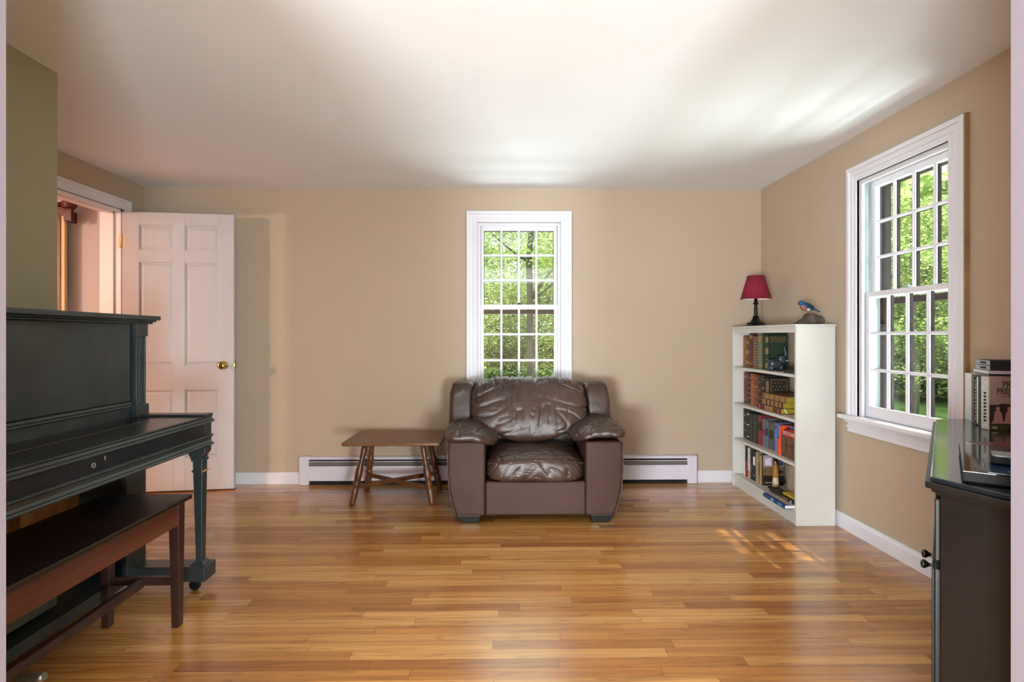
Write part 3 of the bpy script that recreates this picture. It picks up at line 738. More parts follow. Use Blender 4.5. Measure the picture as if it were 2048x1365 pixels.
row(2, [
 ('dark red-brown book farthest along the second shelf', 1486.7, 1494.5, 745.5, .15, (104, 42, 30), [(.1, .14, G), (.84, .9, G)], 4, 'gilt'),
 ('thin near-black book between red and orange leather books on the second shelf', 1494.8, 1500, 747, .15, (38, 28, 26), fine[::2], 0, 'gilt'),
 ('orange-brown leather book with gilt spine on the second shelf', 1500.2, 1507.8, 747.8, .155, (150, 78, 36), fil, 5, 'gilt'),
 ('red-brown ribbed leather book right of the orange one on the second shelf', 1508, 1516, 749.5, .155, (112, 54, 38), fil, 5, 'gilt'),
 ('thin dark brown book left of the black gold-tooled one on the second shelf', 1516.4, 1521, 751, .15, (52, 34, 26), fine[::3], 0, 'gilt'),
 ('black book with gold spine ornament on the second shelf', 1521.2, 1529.5, 750.5, .155, (26, 24, 24), fil, 4, 'gilt'),
], 1.823, 'books standing on the second shelf', None)
y_b = PY(1537.5)
pb_ = book('book', 'black book on the second shelf whose cover shows rows of gold fleur-de-lis', (1.823, 1.962, y_b, PY(1530.2)-.0005, SZ[2]+.0003, .852), (34, 28, 26), [(.1, .9, (120, 104, 88))], 'pages', 'books standing on the second shelf')
q = MB()
for a, b, c_, d in ((1.835, 1.952, .843, .845), (1.835, 1.952, .660, .662), (1.835, 1.837, .660, .845), (1.950, 1.952, .660, .845), (1.845, 1.942, .834, .8352), (1.845, 1.8462, .668, .834), (1.9408, 1.942, .668, .834)):
    q.box(a, b, y_b-.0006, y_b, c_, d)
for r_ in range(6):
    for k in range(4 if r_ % 2 else 3):
        x = (1.866 if not r_ % 2 else 1.854)+k*.0245; z = .818-r_*.0225
        for dx, dz, w, h in ((0, 0, .0016, .012), (-.004, -.001, .0012, .006), (.004, -.001, .0012, .006), (0, -.003, .007, .0016)):
            q.box(x+dx-w/2, x+dx+w/2, y_b-.0006, y_b, z+dz-h/2, z+dz+h/2)
q.build('cover_ornament', 'gold', pb_)
# three lying books
stk = [('dark red book with gold title lying lowest in the second-shelf stack', .6353, .672, (98, 32, 34), [(.30, .68, G), (.08, .12, G), (.9, .94, G)], 3.517, 3.827, 1.792, 1.99),
       ('dark brown ribbed book lying in the middle of the stack on the second shelf', .6723, .713, (62, 44, 30), [(.05, .14, G), (.2, .34, G), (.4, .52, G), (.58, .7, G), (.76, .94, G)], 3.499, 3.791, 1.795, 1.985),
       ('tan leather book with gilt spine panels lying on top of the second-shelf stack', .7133, .753, (116, 78, 46), [(.04, .2, G), (.26, .42, G), (.5, .66, G), (.72, .92, G)], 3.461, 3.769, 1.797, 1.99)]
for lb, z0, z1, c, deco, y0, y1, x0, x1 in stk:
    bb = book('book', lb, (x0, x1, y0, y1, z0, z1), c, deco, 'gilt', 'books lying in a stack on the second shelf', lying=True, spine_ribs=5)
rb = [o for o in bpy.data.objects if o.get('label', '').startswith('dark red book with gold title')][0]
MB().prism([(1.815, .6685), (1.822, .6685), (1.838, .642), (1.830, .640)], 1, 3.5145, 3.5165).build('ribbon_bookmark', 'paper', rb)

row(1, [
 ('black book with pale lettering farthest along the third shelf', 1486, 1492.3, 818.5, .15, (22, 28, 30), fine[::3], 0, 'pages'),
 ('second black book from the far end of the third shelf', 1492.6, 1498.2, 821, .15, (28, 34, 34), [(.1, .13, 'paper'), (.5, .53, 'paper'), (.85, .88, 'paper')], 0, 'pages'),
 ('black-green book left of its slightly wider twin on the third shelf', 1498.5, 1506, 828.5, .15, (34, 40, 30), [(.2, .23, (70, 74, 60)), (.7, .73, (70, 74, 60))], 0, 'pages'),
 ('wide black-green book touching the maroon one on the third shelf', 1506.2, 1515.2, 830, .15, (38, 44, 32), [(.2, .23, (74, 76, 60)), (.7, .73, (74, 76, 60))], 0, 'pages'),
 ('maroon book with a black spine label on the third shelf', 1515.6, 1523.8, 832.3, .15, (134, 30, 46), [(.50, .80, (24, 18, 18)), (.81, .82, G)], 0, 'pages'),
 ('grey book with a maroon spine label on the third shelf', 1524, 1530, 837.5, .145, (98, 104, 108), [(.42, .62, (110, 34, 52))], 0, 'pages'),
 ('thin blue-grey book with dark label on the third shelf', 1530.4, 1535.6, 842, .145, (92, 108, 118), [(.44, .72, (46, 40, 40))], 0, 'pages'),
 ('thick taupe book with small black spine label on the third shelf', 1536, 1547.6, 845.6, .145, (88, 82, 76), [(.40, .72, (40, 36, 34))], 0, 'pages'),
 ('light blue book on the third shelf', 1548, 1554.6, 846.5, .145, (98, 122, 176), [(.8, .9, (60, 74, 120))], 0, 'pages'),
], 1.823, 'books standing on the third shelf', None)
row(1, [
 ('short orange-red book in front of its taller twin on the third shelf', 1553.5, 1557.3, 877, .12, (226, 74, 34), None, 0, 'pages'),
 ('tall orange-red book next to the cover with the red title on the third shelf', 1557.5, 1561.2, 851.5, .13, (232, 84, 52), None, 0, 'pages'),
], 1.808, 'books standing on the third shelf', None)
book('book', 'blue-grey book behind the cover with the red title on the third shelf', (1.845, 1.985, 3.292, 3.504, SZ[1]+.0003, .565), (112, 124, 156), None, 'pages', 'books standing on the third shelf')
# face-out book: cover towards the room
dk = thing('book', (1.82, 3.399, SZ[1]), 'brown picture book with a red title arch facing out on the third shelf', 'book', 'books standing on the third shelf')
MB().box(1.803, 1.806, 3.291, 3.521, SZ[1]+.0003, .512).box(1.822, 1.825, 3.291, 3.521, SZ[1]+.0003, .512).box(1.803, 1.825, 3.518, 3.521, SZ[1]+.0003, .512).build('cover', bmat((96, 62, 36), .35), dk)
MB().box(1.8062, 1.8218, 3.291, 3.518, SZ[1]+.003, .509).build('pages', 'pages', dk)
MB().prism([(3.291, .500), (3.515, .500), (3.509, .528), (3.469, .545), (3.419, .553), (3.349, .556), (3.291, .556)], 0, 1.8005, 1.8025).build('title_arch', bmat((150, 20, 26), .4), dk, bevel=.0005)
MB().prism([(3.291, .395), (3.504, .395), (3.504, .455), (3.484, .478), (3.429, .488), (3.369, .488), (3.309, .478), (3.291, .455)], 0, 1.8015, 1.803).build('chest_picture', bmat((104, 66, 36), .35), dk)
for y in (3.329, 3.389, 3.459): B(1.8008, 1.8015, y-.005, y+.005, .398, .482).build('chest_strap', bmat((46, 32, 22), .35), dk)
B(1.8008, 1.8015, 3.291, 3.502, .446, .452).build('chest_strap', bmat((46, 32, 22), .35), dk)
T = Matrix.Translation((1.8003, 3.431, .513)) @ Matrix.Rotation(-PI/2, 4, 'Z') @ Matrix.Rotation(PI/2, 4, 'X')
text_mb('DICKENS', .034, T).build('title', bmat((226, 190, 170), .5), dk)

row(0, [
 ('thin pale book at the far end of the bottom shelf', 1487.4, 1489.2, 894, .14, (198, 204, 196), None, 0, 'pages'),
 ('black paperback with red lettering on the bottom shelf', 1489.4, 1494.2, 894, .14, (24, 20, 22), [(.04+.07*k, .08+.07*k, (190, 36, 44)) for k in range(7)], 0, 'pages'),
 ('white paperback with an orange foot on the bottom shelf', 1494.4, 1499.2, 896.5, .14, (206, 196, 190), [(.02, .24, (196, 118, 44))], 0, 'pages'),
 ('black paperback right of the white one on the bottom shelf', 1499.4, 1505, 899, .14, (24, 26, 30), [(.3, .5, (60, 70, 80))], 0, 'pages'),
 ('black paperback with a white figure on its spine on the bottom shelf', 1505.2, 1510.2, 902, .14, (22, 22, 24), [(.52, .8, 'paper'), (.15, .2, G)], 0, 'pages'),
 ('cream-tan book on the bottom shelf', 1510.5, 1515.5, 904, .145, (164, 140, 112), None, 0, 'pages'),
 ('olive-tan book left of the yellow one on the bottom shelf', 1515.7, 1518.8, 909, .14, (122, 104, 66), [(.3, .7, (80, 66, 40))], 0, 'pages'),
 ('yellow-spined book on the bottom shelf', 1519, 1522.2, 912, .14, (190, 144, 52), None, 0, 'pages'),
], 1.818, 'books standing on the bottom shelf', None)
y_c = PY(1525, 1.818)
cb = book('book', 'dark picture book on the bottom shelf showing its cover collage', (1.818, 1.968, y_c, PY(1522.4, 1.818)-.0005, .0953, .312), (60, 48, 50), None, 'pages', 'books standing on the bottom shelf')
pcs = [((1.822, 1.966, .225, .308), (150, 134, 148)), ((1.835, 1.880, .236, .286), (214, 196, 206)), ((1.890, 1.962, .232, .300), (62, 60, 70)), ((1.822, 1.966, .165, .225), (112, 82, 60)), ((1.822, 1.966, .100, .165), (44, 28, 28)), ((1.835, 1.905, .112, .120), (150, 130, 120)), ((1.905, 1.96, .18, .20), (40, 34, 38))]
for k, ((a, b, c_, d), cc) in enumerate(pcs): B(a, b, y_c-.0004-.0003*k, y_c-.0003*k, c_, d).build('cover_picture', bmat(cc, .35), cb)

# figurine of a person in a yellow robe
fg = thing('figurine', (1.90, 3.50, .095), 'small figurine in a mustard robe and cream skirt on the bottom shelf', 'figurine')
fy_, fx_ = 3.745, 1.876
MB().blob(lambda x, y, z: (fx_-.016+x*.038, fy_+y*.026, .101+z*.0055), 8, 2.6).build('base', 'gloss_black', fg)
MB().lathe([(.020, 0), (.023, .01), (.020, .045), (.016, .085), (.012, .09)], (fx_, fy_, .104), 18).build('skirt', bmat((206, 182, 146), .5), fg)
MB().lathe([(.0190, 0), (.0215, .010), (.020, .04), (.018, .070), (.011, .088), (.006, .093)], (fx_, fy_, .172), 18).build('robe', bmat((158, 104, 22), .6), fg)
MB().blob(lambda x, y, z: (fx_-.002+x*.0085, fy_+y*.0085, .2735+z*.0105), 8, 2.2).build('head', bmat((170, 120, 90), .5), fg)
MB().blob(lambda x, y, z: (fx_+.001+x*.0095, fy_+.001+y*.0095, .2785+z*.009), 8, 2.2).build('hair', bmat((30, 24, 22), .4), fg)
# beige canister
cn = thing('canister', (1.918, 3.535, .095), 'beige round canister behind the lying books on the bottom shelf', 'canister')
MB().lathe([(.066, 0), (.068, .004), (.068, .205), (.066, .21)], (1.918, 3.535, .0953), 36).build('body', basic('canister_beige', (140, 122, 96), .5), cn)
MB().lathe([(.070, 0), (.070, .018), (.066, .022), (.001, .023)], (1.918, 3.535, .3055), 36).build('lid', basic('canister_lid', (110, 92, 70), .5), cn)
# lying books at the bottom
book('book', 'blue-spined book lying lowest and jutting from the bottom shelf', (1.700, 1.832, 3.290, 3.560, .0953, .1195), (28, 66, 118), [(.1, .3, (70, 120, 170)), (.5, .62, (120, 160, 190))], 'paper', 'books lying on the bottom shelf', lying=True)
bbb = [o for o in bpy.data.objects if o.get('label', '').startswith('blue-spined')][0]
B(1.722, 1.830, 3.294, 3.555, .1195, .1200).build('cover_picture', bmat((180, 160, 156), .4), bbb)
book('book', 'thin black book lying on the blue-spined one on the bottom shelf', (1.760, 1.840, 3.292, 3.600, .1203, .135), (26, 24, 26), [(.25, .45, (120, 84, 70)), (.1, .14, 'paper')], 'pages', 'books lying on the bottom shelf', lying=True)
book('book', 'yellow-edged book lying topmost of the pile on the bottom shelf', (1.786, 1.845, 3.292, 3.475, .1353, .149), (204, 160, 40), [(0, 1, (204, 160, 40))], 'pages', 'books lying on the bottom shelf', lying=True)

# dark elephant figurine with raised trunk on the top shelf
ef = thing('elephant_figurine', (1.86, 3.62, .908), 'dark grey animal figurine with a raised curved trunk on the top shelf', 'figurine')
ez = .9083
em = basic('dark_pewter', (58, 62, 68), .35, .3, var=.3, scale=40)
exf = Matrix.Translation((1.832, 3.655, ez))
bo = MB(exf); bo.blob(lambda x, y, z: (x*.048-.004, y*.032, .047+z*.034), 14, 2.3)
bo.blob(lambda x, y, z: (.044+x*.024, y*.022, .078+z*.026), 12, 2.2)
for lx, ly in ((-.034, -.017), (-.034, .017), (.028, -.017), (.028, .017)): bo.lathe([(.013, 0), (.012, .02), (.014, .04)], (lx, ly, 0), 12)
bo.build('body', em, ef)
MB(exf).tube([(.058, 0, .090), (.068, 0, .112), (.066, 0, .135), (.060, 0, .152), (.064, 0, .168), (.072, 0, .178)], [.011, .009, .0075, .006, .005, .0045], 10).build('trunk', em, ef)
for s_ in (-1, 1):
    MB(exf).blob(lambda x, y, z: (.034+x*.018, s_*(.024+.004*x)+y*.003, .078+z*.024), 8, 2.4).build('ear', em, ef)
    MB(exf).tube([(.056, s_*.010, .076), (.072, s_*.012, .066), (.084, s_*.011, .072)], [.0032, .0026, .001], 8).build('tusk', 'paper', ef)
nb_ = book('notebook', 'flat black notebook lying beside the figurine on the top shelf', (1.800, 1.96, 3.305, 3.49, .9083, .926), (34, 34, 38), None, 'paper', None, lying=True)
nb_['category'] = 'notebook'

# table lamp
lm = thing('table_lamp', (1.858, 4.03, 1.213), 'small black iron lamp with a burgundy shade on top of the bookcase', 'lamp')
LX, LY = 1.856, 3.998
b_ = MB().lathe([(.060, 0), (.058, .006), (.040, .014), (.026, .028), (.016, .045), (.0135, .060), (.0125, .10), (.0135, .125), (.0105, .150), (.011, .158), (.020, .165), (.021, .170), (.012, .174), (.011, .205)], (LX, LY, 1.2132), 20)
rr = random.Random(8)
for k in range(9):
    a = k*2*PI/9+.3; q = [(LX+math.cos(a+t*.8)*r, LY+math.sin(a+t*.8)*r, 1.2132+h) for t, r, h in ((0, .012, .075), (.25, .020, .045), (.5, .034, .022), (.8, .052, .010+.012*(k % 2)), (1.0, .068, .006+.014*(k % 3 == 0)))]
    b_.tube(q, [.006, .008, .008, .006, .0025], 8)
b_.build('base', 'iron', lm)
sh = MB(); seg = 48
pr4 = [(.106, 1.411), (.0585, 1.581), (.0570, 1.581), (.1045, 1.411)]
vs = [(LX+r*math.cos(2*PI*k/seg), LY+r*math.sin(2*PI*k/seg), z) for r, z in pr4 for k in range(seg)]
sh.add(vs, [(j*seg+k, j*seg+(k+1) % seg, ((j+1) % 4)*seg+(k+1) % seg, ((j+1) % 4)*seg+k) for j in (0, 1, 3) for k in range(seg)], True)
so = sh.build('lamp_shade', 'red_shade', lm)
MB().add([vs[2*seg+k] for k in range(seg)]+[vs[3*seg+k] for k in range(seg)], [(k, (k+1) % seg, seg+(k+1) % seg, seg+k) for k in range(seg)], True).build('lining', 'shade_in', so)
for r, z in ((.1065, 1.411), (.059, 1.579)):
    MB().tube([(LX+r*math.cos(2*PI*k/32), LY+r*math.sin(2*PI*k/32), z+.0015) for k in range(33)], .0018, 6).build('trim_band', 'red_shade', so)
MB().tube([(LX, LY, 1.41), (LX, LY, 1.585)], .003, 8).tube([(LX-.057, LY, 1.574), (LX+.057, LY, 1.574)], .0012, 6).build('harp', 'brass', lm)
MB().lathe([(.012, 0), (.014, .02), (.024, .05), (.029, .075), (.024, .10), (.010, .112)], (LX, LY, 1.42), 18).build('bulb', 'paper', lm)

# driftwood and bluebird
DX, DY_ = 1.876, 3.342
dr = thing('driftwood', (DX, DY_, 1.213), 'weathered driftwood stump under the blue bird on the bookcase', 'driftwood')
def dfn(x, y, z):
    h = lerp_tab(x, [(-1.001, .004), (-.75, .010), (-.35, .034), (-.12, .066), (.1, .068), (.35, .062), (.75, .052), (1.001, .034)])
    return (DX+x*.088, DY_+y*.045*(1+.15*math.sin(x*9)), 1.2133+max(0, (z+1)/2)*h*(1-.25*abs(y)**3))
dro = MB().blob(dfn, 26, 4).build('stump', 'drift', dr)
for v in dro.data.vertices:
    p = v.co
    if p.z > .004: s_ = .0035*math.sin(p.x*420+3*noise.noise(p*40))*min(1, p.z*40); v.co = p+Vector((s_*.6, s_, s_*.5 if p.z > .02 else 0))
bd_ = thing('bluebird_figure', (1.88, DY_, 1.28), 'blue bird figure with rusty breast perched on the driftwood facing left', 'bird figure')
BX, BZ = 1.868, 1.320
def seg_blob(c, ax, r, n=12, e=2.1, tilt=0, tap=0):
    R = Matrix.Rotation(tilt, 3, 'Y')
    def fn(x, y, z):
        k = 1-tap*x
        p = R @ Vector((x*ax[0], y*ax[1]*k, z*ax[2]*k)); return (c[0]+p.x, c[1]+p.y, c[2]+p.z)
    return r.blob(fn, n, e)
body = seg_blob((BX, DY_, BZ), (.042, .021, .022), MB(), 16, 2.1, .42, .25)
seg_blob((BX-.034, DY_, BZ+.023), (.0185, .0165, .0165), body, 12, 2.1)
seg_blob((BX-.022, DY_, BZ+.012), (.022, .0165, .017), body, 12, 2.1, .9)
body.build('body', 'blue_feather', bd_)
seg_blob((BX-.019, DY_, BZ-.004), (.026, .0205, .0185), MB(), 12, 2.1, .75).build('breast', 'breast', bd_)
seg_blob((BX+.001, DY_, BZ-.0115), (.022, .0185, .014), MB(), 12, 2.1, .2).build('belly', 'belly', bd_)
for s_ in (-1, 1):
    seg_blob((BX+.008, DY_+s_*.017, BZ+.003), (.037, .006, .014), MB(), 12, 2.1, .45, .35).build('wing', 'dark_feather', bd_)
    MB().tube([(BX+.002+.010*(s_+1)/2, DY_+s_*.008, BZ-.020), (BX+.001+.010*(s_+1)/2, DY_+s_*.008, 1.276)], .0013, 6).build('leg', 'beak', bd_)
    MB().blob(lambda x, y, z: (BX-.042+x*.002, DY_+s_*.0138+y*.0015, BZ+.027+z*.002), 5, 2).build('eye', 'beak', bd_)
MB().prism([(BX+.022, BZ-.002), (BX+.030, BZ-.014), (BX+.078, BZ-.032), (BX+.082, BZ-.028), (BX+.060, BZ-.018)], 1, DY_-.007, DY_+.007).build('tail', 'blue_feather', bd_, bevel=.002)
MB().lathe([(.004, 0), (.002, .006), (.0003, .010)], (BX-.051, DY_, BZ+.020), 10, (-1, 0, -.25)).build('beak', 'beak', bd_)

# ------------------------------------------------------------------ upright piano
pn = thing('upright_piano', (-1.64, 1.8, 0), 'old black upright piano along the left wall with closed fallboard', 'piano')
PY0, PY1 = 1.100, 2.566
XW, XP, XK = -1.93, -1.655, -1.335
# case ends
for y0, y1 in ((PY0, PY0+.05), (PY1-.05, PY1)):
    MB().box(XW, XP+.012, y0, y1, .04, 1.205).build('case_side', 'piano', pn, bevel=.003)
MB().box(XW, XW+.02, PY0+.05, PY1-.05, .10, 1.20).build('back_board', 'oldwood', pn)
MB().box(XW-.005, -1.588, PY0-.02, PY1+.022, 1.213, 1.233).box(XW, -1.600, PY0-.01, PY1+.010, 1.205, 1.213).box(XW, -1.612, PY0, PY1+.004, 1.196, 1.205).build('lid', 'piano', pn, bevel=.004, seg=3)
up = MB().box(XP-.02, XP, PY0+.05, PY1-.09, .852, 1.196).build('upper_panel', 'piano_flat', pn, bevel=.002)
MB().prism([(XP-.02, .824), (XP+.006, .824), (XP+.010, .828), (XP+.008, .832), (XP+.003, .834), (XP+.003, .838), (XP+.007, .840), (XP+.005, .846), (XP-.001, .850), (XP-.02, .850)], 1, PY0+.05, PY1-.09).build('panel_moulding', 'piano', pn)
MB().box(XP-.02, XP-.004, PY0+.05, PY1-.09, .775, .824).build('name_board', 'piano_flat', pn)
MB().lathe([(.006, 0), (.007, .004), (.004, .008)], (XP, 2.498, .893), 12, (1, 0, 0)).build('panel_button', 'gloss_black', pn)
for y0 in (PY0+.01, PY1-.082):
    pl = MB(); pl.box(XP-.01, XP+.020, y0+.006, y0+.068, .80, 1.20); pl.box(XP-.01, XP+.026, y0, y0+.074, 1.140, 1.196); pl.box(XP-.01, XP+.028, y0-.004, y0+.078, .775, .832)
    pl.box(XP+.02, XP+.0235, y0+.014, y0+.022, .84, 1.135); pl.box(XP+.02, XP+.0235, y0+.052, y0+.060, .84, 1.135)
    pl.build('pilaster', 'piano', pn, bevel=.004)
# key bed: front profile with mouldings, fallboard in two leaves, cheek ends
yk0, yk1 = PY0+.05, PY1-.070
prof = [(XP, .640), (XK-.004, .640), (XK+.004, .643), (XK+.006, .648), (XK+.003, .653), (XK-.004, .655), (XK-.008, .664), (XK-.006, .677), (XK+.001, .682), (XK+.004, .686), (XK+.003, .690), (XK-.004, .692), (XK-.004, .693), (XP, .693)]
MB().prism(prof, 1, PY0+.02, PY1-.005).build('key_bed', 'piano', pn)
fb = [(XK-.022, .694), (XK-.006, .694), (XK-.006, .742), (XK+.002, .744), (XK+.007, .750), (XK+.005, .756), (XK-.002, .760), (XK-.005, .768), (XK-.001, .774), (XK-.006, .778), (-1.518, .778), (-1.518, .766), (XK-.022, .766)]
fo = MB().prism(fb, 1, yk0, yk1).build('fallboard', 'piano_top', pn)
B(XP-.002, -1.5215, yk0, yk1, .766, .7775).build('fallboard_rear_leaf', 'piano_top', pn)
B(-1.5213, -1.5182, yk0, yk1, .770, .7782).build('hinge_strip', 'bare', pn)
MB().tube([(XK-.0055, 1.828+.007*math.cos(2*PI*k/20), .716+.007*math.sin(2*PI*k/20)) for k in range(21)], .0018, 6).build('keyhole_ring', 'nickel', fo)
B(XK-.0058, XK-.0045, 1.878, 1.881, .722, .736).build('scratch_mark', 'bare', fo)
for y0, y1 in ((PY0, yk0-.002), (yk1+.002, PY1)):
    ck = MB(); ck.prism([(XP, .694), (XK-.010, .694), (XK-.010, .742), (XK-.002, .744), (XK+.006, .750), (XK+.004, .757), (XK-.004, .762), (XK-.008, .768), (XK-.004, .776), (XK-.002, .784), (XK-.008, .787), (XP, .787)], 1, y0, y1)
    ck.build('cheek', 'piano', pn)
# legs, toe blocks, casters
for yc in (PY1-.050, PY0+.060):
    lg = MB(); xc = -1.362
    lg.prism([(xc+.030, .640), (xc+.028, .618), (xc+.016, .603), (xc+.010, .588), (xc-.034, .588), (xc-.040, .60), (xc-.06, .64)], 1, yc-.028, yc+.028)
    lg.box(xc-.034, xc+.018, yc-.027, yc+.027, .578, .590)
    lg.frustum((xc-.018, xc+.009, yc-.016, yc+.016), (xc-.028, xc+.013, yc-.023, yc+.023), .126, .580)
    lg.box(xc-.032, xc+.016, yc-.026, yc+.026, .528, .537)
    lg.frustum((xc-.036, xc+.026, yc-.034, yc+.034), (xc-.022, xc+.013, yc-.020, yc+.020), .112, .128)
    lo = lg.build('leg', 'piano', pn, bevel=.0015)
    B(xc+.0165, xc+.0172, yc-.026, yc+.026, .528, .537).build('bare_wood_chip', 'bare', lo)
    MB().box(XP-.1, -1.322, yc-.048, yc+.048, .046, .112).build('toe_block', 'piano', pn, bevel=.006, seg=3)
    MB().lathe([(.022, -.009), (.024, -.006), (.024, .006), (.022, .009)], (-1.380, yc-.022, .0245), 20, (0, 1, 0)).box(-1.389, -1.371, yc-.035, yc-.009, .030, .047).build('caster', 'iron', pn)
# open lower case
MB().box(XP-.24, XP+.005, PY0+.05, PY1-.05, .045, .092).build('bottom_rail', 'piano', pn, bevel=.003)
for y0 in (PY1-.13, PY0+.05): MB().box(XP-.012, XP+.012, y0, y0+.08, .092, .640).build('lower_post', 'piano', pn, bevel=.003)
for k in range(6):
    y = 1.16+k*.20; MB().box(XW+.02, XW+.065, y, y+.06, .11, .65).build('back_post', 'oldwood', pn)
MB().box(XW+.065, XW+.085, PY0+.05, PY1-.14, .52, .64).build('sound_board', 'oldwood', pn)
MB().box(XP-.12, XP-.06, PY0+.08, 2.15, .105, .150).build('trap_lever', 'grey_felt', pn, bevel=.004)
MB().box(XP-.18, XP-.15, PY0+.08, 2.10, .16, .205).build('trap_lever', 'oldwood', pn, bevel=.004)
sp = [(XP-.05+.022*math.cos(t), 1.35+t*.0042, .165+.022*math.sin(t)) for t in [k*.5 for k in range(260)]]
MB().tube(sp, .0026, 5).build('coil_spring', 'iron', pn)
for y in (1.45, 1.60, 1.768):
    MB().tube([(XP-.03, y, .055), (XP+.05, y, .075), (XP+.10, y, .070), (XP+.14, y, .054), (XP+.185, y, .055), (XP+.205, y, .062)], [.011, .011, .012, .014, .018, .012], 12).build('pedal', 'nickel', pn)

# ------------------------------------------------------------------ piano bench
be = thing('piano_bench', (-1.41, 1.7, 0), 'dark mahogany piano bench tucked under the black piano keyboard', 'bench')
BX0, BX1, BY0, BY1, BZT = -1.585, -1.243, 1.260, 2.230, .508
MB().box(BX0, BX1, BY0, BY1, BZT-.019, BZT).build('seat', 'bench_top', be, bevel=.004, seg=2)
MB().box(BX1-.034, BX1-.020, BY0+.05, BY1-.05, .402, BZT-.019).build('apron', 'bench', be, bevel=.001)
MB().box(BX0+.020, BX0+.034, BY0+.05, BY1-.05, .402, BZT-.019).build('apron', 'bench', be, bevel=.001)
for y in (BY0+.035, BY1-.052): MB().box(BX0+.03, BX1-.03, y, y+.014, .402, BZT-.019).build('end_apron', 'bench_leg', be, bevel=.001)
for sx, x in ((1, BX1-.018), (-1, BX0+.018)):
    for sy, y in ((1, BY1-.022), (-1, BY0+.022)):
        t = (min(x, x-sx*.040), max(x, x-sx*.040), min(y, y-sy*.045), max(y, y-sy*.045))
        xb, yb = x-sx*.004, y-sy*.006
        b = (min(xb, xb-sx*.027), max(xb, xb-sx*.027), min(yb, yb-sy*.032), max(yb, yb-sy*.032))
        MB().frustum(b, t, 0, BZT-.019).build('leg', 'bench_leg', be, bevel=.0015)
for y in (BY1-.052, BY0+.030): MB().box(BX0+.045, BX1-.045, y, y+.022, .162, .194).build('end_stretcher', 'bench_leg', be, bevel=.002)
MB().box(-1.426, -1.402, BY0+.052, BY1-.052, .156, .190).build('long_stretcher', 'bench_leg', be, bevel=.003)

# ------------------------------------------------------------------ corner cabinet
A, Bp, C = Vector((1.775, 2.237)), Vector((1.026, 1.318)), Vector((1.092, 1.095))
D_, E_ = Vector((2.005, 1.095)), Vector((2.005, 2.237))
poly = [A, Bp, C, D_, E_]
def inset(ps, d):
    out = []; n = len(ps)
    for i in range(n):
        p0, p1, p2 = ps[i-1], ps[i], ps[(i+1) % n]
        e1 = (p1-p0).normalized(); e2 = (p2-p1).normalized(); n1 = Vector((-e1.y, e1.x)); n2 = Vector((-e2.y, e2.x))
        k = (n1+n2); k = k/(k.dot(n1)); out.append(p1+k*d)
    return out
def tp(ps): return [(p.x, p.y) for p in ps]
cb_ = thing('corner_cabinet', (1.6, 1.7, 0), 'black corner cabinet with glossy top standing by the right wall', 'cabinet')
MB().prism(tp(inset(poly, .010)), 2, .788, .800).build('top', 'cab_top', cb_, bevel=.003)
mb = MB(); mb.prism(tp(poly), 2, .772, .788); mb.prism(tp(inset(poly, .012)), 2, .762, .772); mb.prism(tp(inset(poly, .022)), 2, .754, .762)
mb.build('top_moulding', 'cab', cb_, bevel=.005, seg=3)
MB().prism(tp(inset(poly, .030)), 2, .0, .754).build('carcass', 'cab', cb_, bevel=.002)
MB().prism(tp(inset(poly, .012)), 2, .0, .048).prism(tp(inset(poly, .020)), 2, .048, .060).build('plinth', 'cab', cb_, bevel=.004)
fd = (Bp-A).normalized(); fn_ = Vector((fd.y, -fd.x))
if fn_.x > 0: fn_ = -fn_
FL = (Bp-A).length
cxf = Matrix(((fd.x, fn_.x, 0, A.x-fn_.x*.030), (fd.y, fn_.y, 0, A.y-fn_.y*.030), (0, 0, 1, 0), (0, 0, 0, 1)))
for a, b, s_ in ((.06, FL/2-.002, -1), (FL/2+.002, FL-.06, 1)):
    d = MB(cxf); d.box(a, b, 0, .012, .085, .560)
    do = d.build('door', 'cab', cb_, bevel=.002)
    for (c0, c1, z0, z1) in ((a, a+.05, .085, .56), (b-.05, b, .085, .56), (a+.05, b-.05, .085, .135), (a+.05, b-.05, .51, .56)):
        MB(cxf).box(c0, c1, .012, .018, z0, z1).build('door_frame', 'cab', do, bevel=.002)
    kx = (FL/2-.052) if s_ < 0 else (FL/2+.052)
    MB(cxf).lathe([(.009, 0), (.006, .004), (.005, .012), (.009, .018), (.0135, .024), (.0145, .029), (.011, .034), (.003, .036)], (kx, .018, .408), 18, (0, 1, 0)).build('knob', 'gloss_black', do)
dwr = MB(cxf).box(.06, FL-.06, 0, .012, .580, .735).build('drawer', 'cab', cb_, bevel=.003)
